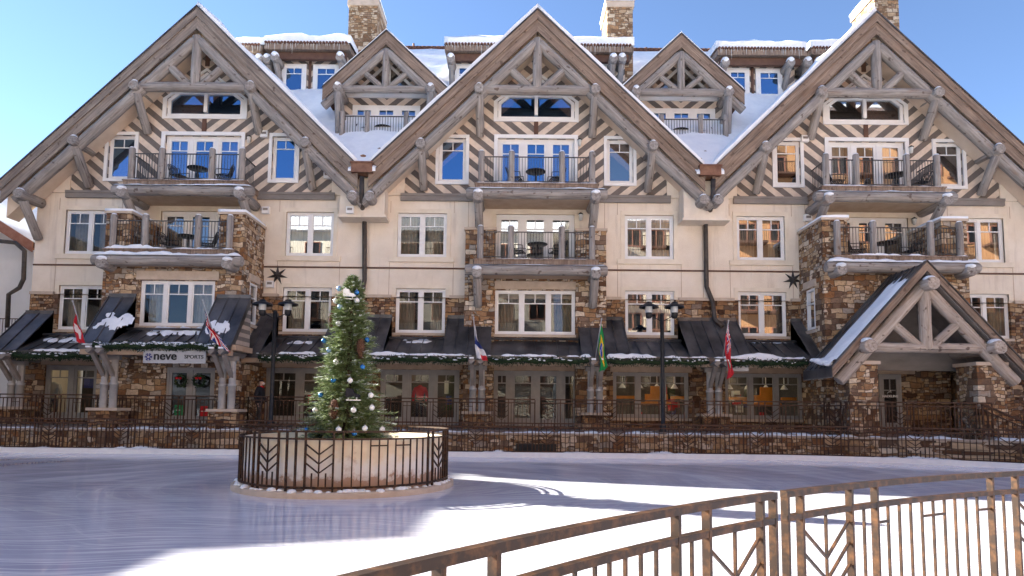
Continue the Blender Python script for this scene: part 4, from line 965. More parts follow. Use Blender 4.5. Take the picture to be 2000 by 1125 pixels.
log('king_post', (pax, PY+.18, pz-3.0), (pax, PY+.18, pz-.85), .2, por, 'log_tan'); log('tie_log', (pax-2.1, PY+.2, pz-2.93), (pax+2.1, PY+.2, pz-2.93), .175, por, 'log_tan')
log('ridge_log', (pax, PY-.4, pz-.78), (pax, 23.88, pz-.78), .225, por, 'log_tan'); H(MB().ball((pax, PY-.15, pz-.6), .18, 12, 0, (1.05, 1.3, .65)), 'snow', 'snow', por)
H(MB().prism([(pax-3.2, pz-3.6), (pax+3.2, pz-3.6), (pax, pz-.4)], 23.6, 23.7), 'porch_back', 'greyboard', por)
# snow sliding off the left slope
mb = MB(); g = []; nx, ny = 8, 30
for j in range(ny+1):
    for i in range(nx+1):
        t = .16+.86*j/ny if True else 0; v = .06+.55*i/nx; d = pe*t*1.0
        if j == 0: d += .5*noise.noise(Vector((i*.9, 3, 1)))
        e = min(1, min(i, nx-i)/1.5)*min(1, j/2)
        x, z = P(-1, d+.0, .06+.12*e*(1+.5*noise.noise(Vector((d*1.6, v*5, 2))))+(.10 if j > ny-3 else 0))
        g.append((x, PY-.02+2.1*v, z))
mb.add(g, [(j*(nx+1)+i, (j+1)*(nx+1)+i, (j+1)*(nx+1)+i+1, j*(nx+1)+i+1) for j in range(ny) for i in range(nx)], 0, True)
x, z = P(-1, pe, .1); 
for k in range(6): mb.ball((x+.06-.02*k+rnd.uniform(-.04, .04), PY+.3+.17*k, z+.04+rnd.uniform(0, .06)+.03*k), rnd.uniform(.09, .13), 10, 0, (1.5, 1.4, rnd.uniform(.6, .9)))
H(mb, 'snow', 'snow', por)

# ---- small fittings
def sconce(px, py, Y=W):
    x, z = A(px, py, Y-.1); f = H(MB().box(x-.05, x+.05, Y-.06, Y-.0, z-.06, z+.12).lathe((x, Y-.13, z-.14), [(.001, .34), (.11, .26), (.1, .24)], 8), 'wall_lantern', 'blackmetal')
    H(MB().lathe((x, Y-.13, z-.14), [(.085, .24), (.06, 0), (.001, -.01)], 8), 'lantern_glass', 'frost', f)
for p in ((487, 273), (1132, 279), (1134, 424), (1779, 293), (1785, 433)): sconce(*p)
for px, py, Y in ((518, 264, W-.02), (641, 344, W-.02), (521, 412, W), (685, 412, 25.25), (1570, 273, W-.02), (1576, 427, W), (529, 556, W)):
    x, z = A(px, py, Y); f = H(MB().box(x-.15, x+.15, Y-.16, Y+.0, z-.14, z+.14), 'vent_hood', 'white'); H(MB().box(x-.1, x+.1, Y-.165, Y-.161, z-.02, z+.08), 'vent_grille', 'greyboard', f)

# ================================================================== NEIGHBOUR AND THE OTHER SIDE OF THE SQUARE
nb = thing('chalet', 'white rendered house with a red brown eave at the left edge beside the hotel', 'house', (-27, 29, 0))
NY = 28.5; (ex0, ez0), (ex1, ez1) = A(0, 432, NY-.97), A(50, 464, NY-.97); sl = (ez0-ez1)/(ex1-ex0); rx = -33.0; rz = ez0+sl*(ex0-rx)
wx = -21.05
top = lambda x: rz-sl*abs(x-rx)-.25
hs = [rect(-24.6, -23.4, 2.2, 4.3), rect(-28.6, -27.2, 5.4, 7.2), rect(-32.6, -31.2, 5.4, 7.2), rect(-28.6, -27.2, 2.2, 4.2)]
MB().sheet([(-45, -.05), (wx, -.05), (wx, top(wx)), (rx, top(rx)), (-45, top(-45))], hs, NY, .2).add([(wx, NY, -.05), (wx, 44, -.05), (wx, 44, top(wx)), (wx, NY, top(wx))], [(0, 1, 2, 3)]).build('wall', M['whitewall'], nb)
for s in (-1, 1):
    q = lambda d, dz: (rx+s*d, rz-sl*d+dz); e_ = ex1-rx+.3
    rf = MB().prism([q(0, 0), q(e_, 0), q(e_, -.25), q(0, -.25)][::s], NY-.9, 44).build('roof', M['shingle'], nb)
    MB().prism([q(0, .02), q(e_, .02), q(e_, -.45), q(0, -.45)][::s], NY-.98, NY-.9).build('bargeboard', M['rednail'], rf)
    MB().prism([q(0, -.26), q(e_, -.26), q(e_, -.34), q(0, -.34)][::s], NY-.88, NY+.1).build('soffit', M['rednail'], rf)
    a, b, c, d = Vector((*q(0, 0)[:1], NY-.95, q(0, 0)[1])), Vector((q(e_, 0)[0], NY-.95, q(e_, 0)[1])), Vector((q(e_, 0)[0], 44, q(e_, 0)[1])), Vector((rx, 44, rz))
    snow_cap('snow', (a, b, c, d) if s > 0 else (b, a, d, c), .08, rf, s)
for h in hs:
    (x0, z0), (x1, z1) = h[0], h[2]; wf = MB()
    for a, b, c, d in ((x0, x1, z0, z0+.09), (x0, x1, z1-.09, z1), (x0, x0+.09, z0+.09, z1-.09), (x1-.09, x1, z0+.09, z1-.09), ((x0+x1)/2-.05, (x0+x1)/2+.05, z0+.09, z1-.09)): wf.box(a, b, NY+.1, NY+.18, c, d)
    wf = wf.build('window', M['brownboard'], nb); MB().quad((x0, NY+.15, z0), (x1, NY+.15, z0), (x1, NY+.15, z1), (x0, NY+.15, z1)).build('pane', M['glass'], wf)
MB().box(-44.9, wx-.05, NY+2, NY+2.05, 0, 8).build('room_wall', M['dark_in'], nb)
bl = MB().box(-26.5, -21.1, NY-1.1, NY, 4.05, 4.25).build('balcony', M['brownboard'], nb); railing(bl, [(-26.5, NY-1.05), (-21.1, NY-1.05)], 4.25, 5.3, .13, 'brownboard')
MB().tube([AV(-10, 470, 27.3), AV(30, 474, 27.2), AV(48, 490, 27.0), AV(46, 545, 27.0), AV(38, 562, 27.0), AV(17, 575, 27.0), AV(14, 640, 27.0)], .09, 10).build('downpipe', M['downpipe'], nb)

def block(name, label, x0, x1, y0, y1, zt, wall, face, floors, nwin, roofh=5, base=None):
    """a plain lodge across the square: walls with openings, hipped gable roof, snow; face is the axis of its front"""
    t = thing(name, label, 'building', ((x0+x1)/2, (y0+y1)/2, 0))
    MB().box(x0, x1, y0, y1, -.05, zt).build('wall', M[wall], t)
    if base: MB().box(x0-.15, x1+.15, y0-.15, y1+.15, -.05, base).build('stone_base', M['stone_pale'], t)
    ov = .9; mb = MB()
    if face == 'y':
        ym = (y0+y1)/2
        mb.add([(x0-ov, y0-ov, zt-.2), (x1+ov, y0-ov, zt-.2), (x1+ov, ym, zt+roofh), (x0-ov, ym, zt+roofh), (x1+ov, y1+ov, zt-.2), (x0-ov, y1+ov, zt-.2)], [(0, 1, 2, 3), (3, 2, 4, 5), (0, 5, 4, 1), (0, 3, 5), (1, 4, 2)])
    else:
        xm = (x0+x1)/2
        mb.add([(x0-ov, y0-ov, zt-.2), (x0-ov, y1+ov, zt-.2), (xm, y1+ov, zt+roofh), (xm, y0-ov, zt+roofh), (x1+ov, y1+ov, zt-.2), (x1+ov, y0-ov, zt-.2)], [(0, 3, 2, 1), (3, 5, 4, 2), (0, 1, 4, 5), (0, 5, 3), (1, 2, 4)])
    rf = mb.build('roof', M['snow'], t)
    lo, hi = (x0, x1) if face == 'y' else (y0, y1); fy = y1 if face == 'y' else x1
    for f in range(floors):
        z0 = 1.2+(f)*(zt-1)/floors; z1 = z0+1.7
        for k in range(nwin):
            c = lo+(hi-lo)*(k+.5)/nwin; a, b = c-.8, c+.8; fm, pm = MB(), MB()
            def bx(m, u0, u1, d0, d1, z0_, z1_): m.box(u0, u1, fy+d0, fy+d1, z0_, z1_) if face == 'y' else m.box(fy+d0, fy+d1, u0, u1, z0_, z1_)
            for u0, u1, q0, q1 in ((a, b, z0, z0+.1), (a, b, z1-.1, z1), (a, a+.1, z0+.1, z1-.1), (b-.1, b, z0+.1, z1-.1), (c-.05, c+.05, z0+.1, z1-.1)): bx(fm, u0, u1, .005, .1, q0, q1)
            bx(pm, a+.1, b-.1, .004, .03, z0+.1, z1-.1)
            wf = fm.build('window', M['rednail'], t); pm.build('pane', M['blackmetal'], wf)
            if (k*2+f) % 3 != 1:
                bm = MB(); bx(bm, c-1.6, c+1.6, .005, 1.1, z0-.35, z0-.15); bx(bm, c-1.6, c+1.6, 1.02, 1.08, z0+.8, z0+.88)
                for q in range(17): bx(bm, c-1.6+.2*q, c-1.57+.2*q, 1.03, 1.07, z0-.15, z0+.8)
                bm.build('balcony', M['brownboard'], t)
    return t
block('lodge', 'cream rendered lodge with timber balconies across the square, mirrored in the windows', -26, 4, -30, -13, 20, 'cream', 'y', 6, 9)
block('lodge', 'tan lodge on a pale stone base across the square', 6, 18, -29, -12, 21, 'tanwall', 'y', 7, 5, base=4)
block('lodge', 'orange rendered lodge with red window frames across the square on the right', 20, 52, -24, -6, 30, 'orangewall', 'y', 9, 11, base=5)
block('lodge', 'low cream lodge at the left end of the rink', -46, -28, 0.0, 20.4, 12.05, 'cream', 'x', 3, 5, roofh=3.6)
block('lodge', 'unseen taller tan lodge added behind the left end of the rink to shade the ice', -36, -28, 21.4, 26.2, 13.3, 'tanwall', 'x', 4, 2, roofh=.9)  # unseen block added to carry the shadow edge further across the ice

# ================================================================== TERRACE WALL AND FENCES
WY = 22.98                                   # retaining wall behind the rink fence
wall_pts = [p+Vector((0, .58)) for p in EDGE if p.x < 7.6]
c0 = Vector((8, 11.3)); wall_pts += [c0+Vector((math.sin(a), math.cos(a)))*11.05 for a in [R(k*1.5) for k in range(0, 40)]]
tw = sweep(MB(), wall_pts, -.05, .74, .34, .17).build('retaining_wall', M['stone'])
tag(tw, 'low stone retaining wall with a snowy cap running behind the rink fence', 'wall')
WM[tw.name] = Matrix.Identity(4)
sweep(MB(), wall_pts, .74, .80, .40, .17).build('wall_cap', M['capstone'], tw)
mb = MB()
for i in range(0, len(wall_pts)-3, 3):
    p, q = wall_pts[i], wall_pts[i+3]; snow_strip(mb, (p.x, p.y+.12, .80), (q.x, q.y+.12, .80), .17, .10, i*.1+3, gap=-.25, step=.1, base=.5)
mb.build('snow', M['snow'], tw)
gx0, gx1 = A(1008, 875, 22.2)[0], A(1086, 875, 22.2)[0]; gz0, gz1 = A(1040, 881, 22.2)[1], A(1040, 867, 22.2)[1]
mb = MB().box(gx0, gx1, 22.1, 22.4, gz0, gz1)
mb.build('vent_grille', M['blackmetal'], tw)

class Path:
    def __init__(s, pts):
        s.p = [Vector(p) for p in pts]; s.l = [0]
        for a, b in zip(s.p, s.p[1:]): s.l.append(s.l[-1]+(b-a).length)
        s.L = s.l[-1]
    def at(s, t):
        t = max(0, min(s.L-1e-6, t)); import bisect
        i = max(0, min(len(s.p)-2, bisect.bisect_right(s.l, t)-1)); d = s.p[i+1]-s.p[i]; k = (t-s.l[i])/d.length
        return s.p[i]+d*k, d.normalized()
    def cut(s, t0, t1, step=.25):
        n = max(2, int((t1-t0)/step)); return [s.at(t0+(t1-t0)*i/n)[0] for i in range(n+1)]
    def find(s, px, z):
        lo, hi = 0, s.L
        for _ in range(40):
            m = (lo+hi)/2; p, _d = s.at(m)
            if proj((p.x, p.y, z))[0] < px: lo = m
            else: hi = m
        return lo
def fence(root, path, t0, t1, z0, z1, gap, items, mat, top=(.045, .05), post=(.04, .045), barw=.02, parts=True):
    """items: (kind, t) with kind post / bar, ('chev', ta, tb), ('cross', ta, tb); rails follow the path"""
    m = M[mat]
    sweep(MB(), path.cut(t0, t1), z1-top[0], z1, top[1]).build('top_rail', m, root)
    sweep(MB(), path.cut(t0, t1), z1-gap-top[0]*.9, z1-gap, top[1]*.9).build('middle_rail', m, root)
    sweep(MB(), path.cut(t0, t1), z0+.06, z0+.10, top[1]*.8).build('bottom_rail', m, root)
    bars = MB(); nb_ = 0
    def up(t, za, zb, w_, d_, mb):
        p, d = path.at(t); return mb.obox((p.x, p.y, (za+zb)/2), (d.x, d.y, 0), (-d.y, d.x, 0), (0, 0, 1), w_/2, d_/2, (zb-za)/2)
    for it in items:
        if it[0] == 'post': up(it[1], z0, z1-top[0]+.002, *post, MB()).build('post', m, root)
        elif it[0] == 'bar':
            mb = up(it[1], z0+.098, z1-gap-top[0]*.9+.002, barw, barw, MB() if parts else bars)
            if parts: mb.build('baluster', m, root)
        elif it[0] == 'cross':
            p, d = path.at(it[1]); q, d2 = path.at(it[2]); z = z1-gap-top[0]-it[3]
            (MB() if parts else bars)
            mb = MB() if parts else bars
            mb.bar((p.x, p.y, z), (q.x, q.y, z), barw, barw, (0, 0, 1))
            if parts: mb.build('cross_bar', m, root)
        elif it[0] == 'chev':
            mb = MB(); tc = (it[1]+it[2])/2; zt = z1-gap-top[0]*.9; hgt = zt-(z0+.1)
            up(tc, z0+.1, zt, barw, barw, mb)
            (a, da), (b, db), (c, dc) = path.at(it[1]), path.at(it[2]), path.at(tc); rise = (it[2]-it[1])*.5*.75
            for k in range(3):
                z = zt-.05-rise-hgt*.19*k*1.05
                for e in (a, b): mb.bar((e.x, e.y, z+rise-.02), (c.x, c.y, z-.02), barw, barw, (0, 0, 1))
            for e, f in ((a, c), (b, c)):
                q = (e+f)/2; zz = zt-.05-rise-hgt*.42; mb.box(q.x-barw/2, q.x+barw/2, q.y-barw/2, q.y+barw/2, z0+.1, zz)
            mb.build('chevron_panel', m, root)
    if not parts and bars.f: bars.build('balusters', m, root)['kind'] = 'stuff'
def pattern(t0, t1, cw, sp, seq='cbcb'):
    """repeating run: chevron between posts, a pair of posts, a field of bars with H cross bars"""
    it = []; t = t0; k = 0
    while t < t1-cw:
        it += [('post', t), ('chev', t, t+cw), ('post', t+cw), ('bar', t+cw+sp*.7), ('post', t+cw+sp*1.4)]
        t += cw+sp*1.4
        nfield = 9
        for j in range(1, nfield):
            if t+sp*j < t1: it.append(('bar', t+sp*j))
        if t+sp*6 < t1: it += [('cross', t+sp*3, t+sp*5, .12)]
        t += sp*nfield
        if t < t1: it += [('post', t), ('bar', t+sp*.7)]; t += sp*1.4
    it += [('post', t0), ('post', t1)]
    return [i for i in it if i[0] in ('cross', 'chev') or i[1] <= t1+1e-6]

# rink fence on the far side
rp = Path([(p.x-(0), p.y+.30) for p in EDGE if p.x < 7.6]+[tuple(c0+Vector((math.sin(a), math.cos(a)))*10.75) for a in [R(k*1.5) for k in range(0, 42)]])
ts = rp.find(-60, .6)
rf_ = thing('rink_fence', 'long dark bronze metal fence with chevron panels standing behind the far kerb of the ice', 'fence', (0, 23, 0))
fence(rf_, rp, ts, rp.L-.2, .1, 1.16, .13, pattern(ts, rp.L-.2, .52, .16), 'bronze_far', parts=False, barw=.026, post=(.04, .04))
# railings of the terrace behind, four runs
for lab, a, b, Y in (('terrace railing in front of the sports shop on the left, under the two short flags', -40, 478, 23.55), ('terrace railing between the walking man and the paired doors in the middle', 484, 1046, 23.6),
                     ('terrace railing from the middle doors to the right hand street lamp', 1056, 1356, 23.6), ('terrace railing before the orange lit windows and the log porch', 1366, 1938, 23.45)):
    xa, xb = A(a, 780, Y)[0], A(b, 780, Y)[0]
    if xb > pax-3 and Y < 23.5: Y_ = 21.55
    pth = Path([(xa, Y), (xb, Y)]) if b < 1900 else Path([(xa, Y), (A(1600, 780, 23.0)[0], 22.9), (A(1660, 780, 21.7)[0], 21.75), (A(1938, 780, 21.6)[0], 21.6)])
    t = thing('terrace_railing', lab, 'railing', ((xa+xb)/2, Y, TZ), 'railings along the shop terrace')
    fence(t, pth, .02, pth.L-.02, TZ, 2.0, .13, pattern(.02, pth.L-.02, .5, .15), 'bronze_far', parts=False, barw=.023, post=(.036, .04))
# ramp rail, lower, right
pth = Path([(A(1325, 830, 23.1)[0], 23.25), (A(1990, 840, 21.3)[0], 21.35)]); t = thing('ramp_handrail', 'low double handrail of the ramp below the terrace on the right', 'handrail', (10, 22.5, 0))
for z in (.92, 1.06): sweep(MB(), pth.cut(0, pth.L), z, z+.035, .035).build('rail', M['bronze_far'], t)
for k in range(12): p, d = pth.at(.05+k*(pth.L-.1)/11); MB().box(p.x-.018, p.x+.018, p.y-.02, p.y+.02, .3, 1.06).build('post', M['bronze_far'], t)
# stairs going down at the right edge
stx = A(1935, 800, 21.5)[0]
t = thing('stair', 'stone stair with sloping iron rails going down at the right edge of the porch', 'stair', (stx+1.4, 21, 0))
for k in range(6): MB().box(stx+.05+.34*k, stx+.05+.34*(k+1), 20.2, 21.8, -.05, .84-.14*k).build('step', M['capstone'], t)
for y in (20.15, 21.85):
    MB().bar((stx, y, 1.95), (stx+2.3, y, .95), .05, .05).bar((stx, y, 1.75), (stx+2.3, y, .75), .04, .04).build('rail', M['bronze_far'], t)
    mb = MB()
    for k in range(14): x = stx+.16*k; mb.box(x, x+.022, y-.011, y+.011, .86-.41*.16*k, 1.78-.43*.16*k)
    mb.build('balusters', M['bronze_far'], t)['kind'] = 'stuff'

# ================================================================== PLANTER, RING FENCE, TREE
pl = thing('planter', 'round cream concrete planter with rusty water stains standing on the ice under the fir', 'planter', tuple(PC))
def ring(r0, r1, z0, z1, n=96): return MB().lathe(PC, [(r1, z0), (r1, z1), (r0, z1), (r0, z0)], n)
MB().lathe(PC, [(2.01, .1), (2.015, 1.0), (1.99, 1.03), (1.76, 1.03), (1.74, .55)], 96).build('wall', M['planter'], pl, Matrix.Translation(PC))
MB().lathe(PC, [(1.75, .8), (.01, .84)], 64).build('soil', M['ground'], pl)
MB().lathe(PC, [(2.23, -.01), (2.23, .09), (2.20, .11), (1.98, .11)], 96, smooth=False).build('kerb_ring', M['capstone'], pl)
mb = MB()
for k in range(90):
    a = 2*math.pi*k/90+rnd.uniform(-.03, .03); r = 2.06+rnd.uniform(-.04, .1); mb.ball((PC.x+r*math.cos(a), PC.y+r*math.sin(a), .11), rnd.uniform(.03, .09), 8, 0, (1.3, 1.3, .7))
mb.build('snow', M['snow'], pl)['kind'] = 'stuff'
fr = 2.09
circ = Path([(PC.x+fr*math.sin(a), PC.y-fr*math.cos(a)) for a in [2*math.pi*k/200-math.pi for k in range(201)]])
items = []; per = circ.L; sp = .165; cw = .5
def tang(deg): return per*(deg/360+.5)
for base in (-170, -71.5+27, 55.5-2+4, ):
    pass
cents = [v+14.4 for v in (-42, -13.4, 57.9, 86.5, 150.5, -178, -113.5)]; occupied = []
for c in cents:
    t0, t1 = tang(c)-cw/2, tang(c)+cw/2; items += [('post', t0), ('chev', t0, t1), ('post', t1)]; occupied.append((t0, t1))
occupied.sort()
for i, (a, b) in enumerate(occupied):
    nxt = occupied[i+1][0] if i+1 < len(occupied) else occupied[0][0]+per
    n = max(2, round((nxt-b)/sp)); st = (nxt-b)/n
    for k in range(1, n):
        t = (b+st*k) % per; items.append(('post' if k in (1, n-1) else 'bar', t))
    if n > 5:
        for k in (4, n//2+1):
            if k+2 < n: items.append(('cross', (b+st*k) % per, (b+st*(k+2)) % per, .1))
items = [i for i in items if not (i[0] == 'cross' and i[2] < i[1])]
pf = thing('planter_fence', 'circular dark bronze fence with chevron panels round the cream planter', 'fence', tuple(PC))
fence(pf, circ, 0, per, .1, 1.19, .135, items, 'bronze', barw=.024, post=(.032, .04), top=(.035, .04))

# the fir
tree = thing('christmas_tree', 'tall slim snow flecked fir decorated with baubles in the round planter', 'tree', (PC.x, PC.y, .72))
TB, TT = .80, 4.40
def trad(z):
    t = (z-TB)/(TT-TB)
    prof = [(0, .92), (.08, .90), (.18, .78), (.3, .64), (.45, .52), (.6, .44), (.75, .36), (.88, .24), (.96, .12), (1, .02)]
    for (a, ra), (b, rb) in zip(prof, prof[1:]):
        if t <= b: return ra+(rb-ra)*(t-a)/(b-a)
    return .02
def tx(z): return PC.x-.05+.06*(z-TB)/(TT-TB)
MB().tube([(tx(.7), PC.y, .7), (tx(2.5), PC.y, 2.5), (tx(4.3), PC.y, 4.35)], [.09, .06, .015], 10).build('trunk', M['trunk'], tree)
cr, fro = MB(), MB(); tr = random.Random(11)
def needle(mb, p, d, L, wd, upv):
    sd_ = d.cross(upv)
    if sd_.length < 1e-4: sd_ = d.orthogonal()
    sd_ = sd_.normalized()*wd
    mb.add([p, p+d*L*.45+sd_, p+d*L, p+d*L*.45-sd_], [(0, 1, 2, 3)])
nb_ = 1500
for k in range(nb_):
    u = (k+tr.random())/nb_; z = TB+(TT-TB)*(1-(1-u)**.62) if False else TB+(TT-TB)*(u**1.25)
    R_ = trad(z)*(tr.uniform(.72, 1.1) if tr.random() < .8 else tr.uniform(1.1, 1.32)); a = tr.uniform(0, 2*math.pi)
    d = Vector((math.cos(a), math.sin(a), tr.uniform(-.25, .35)-.25*(1-u))).normalized()
    st = Vector((tx(z), PC.y, z))+d*R_*.25; L = R_*.78
    snowy = tr.random() < .30+.12*(1-u)
    n = int(7+L*26); side = d.cross(Vector((0, 0, 1))).normalized()
    for i in range(n):
        t = .15+.85*(i+.5)/n; p = st+d*L*t+Vector((0, 0, -.10*L*t*t+.05*L*t))
        for s in (-1, 1):
            dd = (d*tr.uniform(.5, .9)+side*s*tr.uniform(.4, .8)+Vector((0, 0, tr.uniform(-.35, .45)))).normalized()
            needle(cr, p, dd, tr.uniform(.06, .13), tr.uniform(.008, .014), Vector((tr.uniform(-.5, .5), tr.uniform(-.5, .5), 1)))
        if snowy and t > .5 and tr.random() < .75:
            dd = (d+side*tr.uniform(-.8, .8)+Vector((0, 0, .3))).normalized()
            needle(fro, p+Vector((0, 0, .015)), dd, tr.uniform(.05, .11), tr.uniform(.012, .026), Vector((tr.uniform(-.3, .3), tr.uniform(-.3, .3), 1)))
    needle(cr, st+d*L*.95, d, .12, .012, Vector((0, 0, 1)))
c_ = cr.build('crown', M['leaf'], tree); fro.build('snow', M['frosted'], tree)
# inner darkness is real foliage: short dense twigs near the trunk
inn = MB()
for k in range(2600):
    z = TB+(TT-TB-.2)*tr.random()**1.2; a = tr.uniform(0, 6.283); r = trad(z)*tr.uniform(.1, .62); d = Vector((math.cos(a), math.sin(a), tr.uniform(-.6, .6))).normalized()
    needle(inn, Vector((tx(z)+r*math.cos(a), PC.y+r*math.sin(a), z)), d, tr.uniform(.1, .18), .022, Vector((tr.uniform(-1, 1), tr.uniform(-1, 1), .3)))
inn.build('inner_twigs', M['leaf'], tree)

# decorations hang from the tree, each a thing
def tpx(zx, zy): return 550+zx/3.216, 520+zy/3.216
def on_tree(px, py, out=.03):
    x, z = A(px, py, PC.y); R_ = trad(z)+out; dx = max(-R_*.97, min(R_*.97, x-tx(z))); y = PC.y-math.sqrt(max(0, R_*R_-dx*dx))
    return AV(px, py, y)
def bauble(px, py, r, mat, label, colr):
    p = on_tree(px, py); o = MB().ball(p, r, 18).build('bauble', M[mat], None, Matrix.Translation(p)); tag(o, label, 'bauble', 'baubles hung on the fir')
    cap = MB().lathe(p+Vector((0, 0, r*.93)), [(r*.28, 0), (r*.26, r*.22), (.001, r*.24)], 10).tube([p+Vector((0, 0, r*1.1)), p+Vector((0, 0, r*1.7))], .003, 5).build('cap', M['sign'], o)
BA = [('whiteball', 340, 218, 'white bauble at the left shoulder of the tree top, beside the skate'), ('whiteball', 473, 215, 'white bauble just under the blade of the white skate'),
      ('whiteball', 357, 360, 'white bauble right of the upper pine cone'), ('whiteball', 342, 602, 'white bauble on the left front halfway up, level with the eave garland'),
      ('whiteball', 430, 718, 'white bauble in the middle of the tree, above the dark skate'), ('whiteball', 567, 888, 'white bauble at the right, lower edge of the tree'),
      ('whiteball', 452, 903, 'white bauble under the dark skate, right of the lower pine cone'), ('whiteball', 212, 905, 'white bauble at the lower left beside a half hidden blue one'),
      ('whiteball', 523, 1018, 'white bauble at the foot of the tree, right of centre'), ('whiteball', 358, 1025, 'white bauble at the foot of the tree, left of the trunk line'),
      ('whiteball', 632, 1025, 'white bauble at the far right of the lowest branches'), ('whiteball', 560, 810, 'white bauble at the right edge beside the dark skate blade'),
      ('blueball', 472, 165, 'blue bauble at the toe of the white skate near the tree top'), ('paleball', 368, 255, 'pale blue bauble below the white skate'),
      ('blueball', 267, 467, 'bright blue bauble sticking out at the left, over the dark awning'), ('blueball', 536, 462, 'bright blue bauble sticking out at the right, above the long pine cone'),
      ('paleball', 298, 525, 'dull blue bauble on the left, just below the bright blue one'), ('blueball', 508, 632, 'blue bauble below the long right hand pine cone'),
      ('blueball', 326, 716, 'blue bauble left of the middle white bauble'), ('blueball', 248, 812, 'blue bauble at the left edge, below halfway'),
      ('blueball', 160, 1028, 'blue bauble at the far left of the lowest branches'), ('blueball', 457, 1048, 'blue bauble lowest of all, in front of the planter rim'), ('paleball', 362, 140, 'pale bauble left of the white skate boot')]
for m_, zx, zy, lab in BA: bauble(*tpx(zx, zy), .057 if m_ != 'blueball' else .055, m_, lab, m_)
def pine_cone(zx, zy, h, lab):
    p = on_tree(*tpx(zx, zy), .04); mb = MB(); r = h*.28
    mb.lathe(p, [(.001, h*.5)]+[(r*.7*math.sin(math.pi*min(1, (i+.6)/10.5))**.7, h*.5-h*i/10) for i in range(1, 10)]+[(.001, -h*.5)], 12)
    for i in range(11):
        t = (i+.5)/11; rr = r*math.sin(math.pi*(.12+.80*t))**.75; z = h*.5-h*t
        for k in range(11):
            a = 2*math.pi*(k+.5*(i % 2))/11; d = Vector((math.cos(a), math.sin(a), 0)); tn = Vector((-d.y, d.x, 0))*r*.26
            c = p+Vector((0, 0, z)); mb.add([c+d*rr*.5, c+d*rr+tn+Vector((0, 0, -h*.03)), c+d*rr*1.16+Vector((0, 0, -h*.055)), c+d*rr-tn+Vector((0, 0, -h*.03))], [(0, 1, 2, 3)])
    o = mb.build('pine_cone', M['cone'], None, Matrix.Translation(p)); tag(o, lab, 'pine cone', 'big pine cones hung on the fir')
pine_cone(315, 335, .30, 'big brown pine cone at the left, upper part of the tree'); pine_cone(497, 515, .42, 'long brown pine cone at the right, halfway up the tree'); pine_cone(330, 897, .40, 'big brown pine cone low in the middle of the tree')
def skate(zx, zy, s, mat, lab, flip=1):
    p = on_tree(*tpx(zx, zy), .06)
    prof = [(-.5, -.22), (.5, -.22), (.56, -.10), (.42, .02), (.1, .10), (-.02, .42), (-.46, .46), (-.5, .1)]
    t = thing('ice_skate', lab, 'skate', tuple(p))
    MB().prism([(p.x+x*s*flip, p.z+z*s) for x, z in prof][::flip], p.y-.05, p.y+.04).build('boot', M[mat], t)
    MB().box(p.x-.48*s, p.x+.6*s, p.y-.012, p.y+.006, p.z-.46*s, p.z-.38*s).box(p.x-.36*s, p.x-.28*s, p.y-.01, p.y+.004, p.z-.38*s, p.z-.22*s).box(p.x+.26*s, p.x+.34*s, p.y-.01, p.y+.004, p.z-.38*s, p.z-.22*s).build('blade', M['whiteplastic'], t)
skate(425, 175, .24, 'whiteplastic', 'white ice skate hung at the tree top'); skate(447, 805, .27, 'blackcloth', 'dark ice skate with a white blade in the middle of the tree')
# broken grass like twigs and cable on the rim omitted; wreaths on the shop door
def leaf_tube(name, pts, r, dens, mat, seed, label=None, cat=None, group=None, L=(.05, .11), frame=None):
    mb = MB(); g = random.Random(seed); pth = [Vector(p) for p in pts]
    for a, b in zip(pth, pth[1:]):
        d = (b-a); Ln = d.length; d.normalize(); u = d.orthogonal().normalized(); v = d.cross(u)
        for k in range(int(Ln*dens)):
            t = g.random(); an = g.uniform(0, 6.283); rad = (u*math.cos(an)+v*math.sin(an)); p = a+(b-a)*t+rad*r*g.uniform(.2, .8)
            needle(mb, p, (rad+d*g.uniform(-.8, .8)+Vector((0, 0, -.25))).normalized(), g.uniform(*L), g.uniform(.008, .018), Vector((g.uniform(-1, 1), g.uniform(-1, 1), g.uniform(-1, 1))))
    mb.tube(pth, r*.45, 6)
    o = mb.build(name, M[mat], None, frame); return tag(o, label, cat, group)
for cxp, lab, bow in ((353, 'green wreath with a red bow on the left leaf of the shop door', True), (389, 'dark green wreath on the right leaf of the shop door', False)):
    c = AV(cxp, 744, 23.80); pts = [c+Vector((math.cos(a), 0, math.sin(a)))*.2 for a in [2*math.pi*k/20 for k in range(21)]]
    o = leaf_tube('wreath', pts, .075, 240, 'garland', cxp, lab, 'wreath', 'wreaths on the shop door', (.04, .08)); WM[o.name] = Matrix.Identity(4)
    b = MB()
    for s in (-1, 1): b.ball(c+Vector((s*.06+(-.05 if bow else 0), -.08, .1)), .06, 8, 0, (1.2, .5, .8))
    b.build('bow', M['redcloth'], o)
# garlands under the eaves
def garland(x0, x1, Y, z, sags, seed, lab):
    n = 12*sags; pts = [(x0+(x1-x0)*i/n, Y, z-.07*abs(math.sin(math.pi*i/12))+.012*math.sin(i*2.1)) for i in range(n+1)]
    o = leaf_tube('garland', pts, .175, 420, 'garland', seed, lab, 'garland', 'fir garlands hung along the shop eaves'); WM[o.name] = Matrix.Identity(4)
    g = random.Random(seed+50); mb = MB()
    for k in range(int((x1-x0)*9)):
        t = g.random()*n; i = min(n-1, int(t)); p = Vector(pts[i]).lerp(Vector(pts[i+1]), t-i)+Vector((0, -g.uniform(.02, .16), g.uniform(.02, .14))); mb.ball(p, g.uniform(.015, .045), 6, 0, (g.uniform(1, 2.4), 1, .6))
    tag(mb.build('snow', M['snow'], o), kind='stuff')
garland(-20.0, -15.3, 23.93, 3.47, 4, 1, 'fir garland along the low awning at the far left edge')
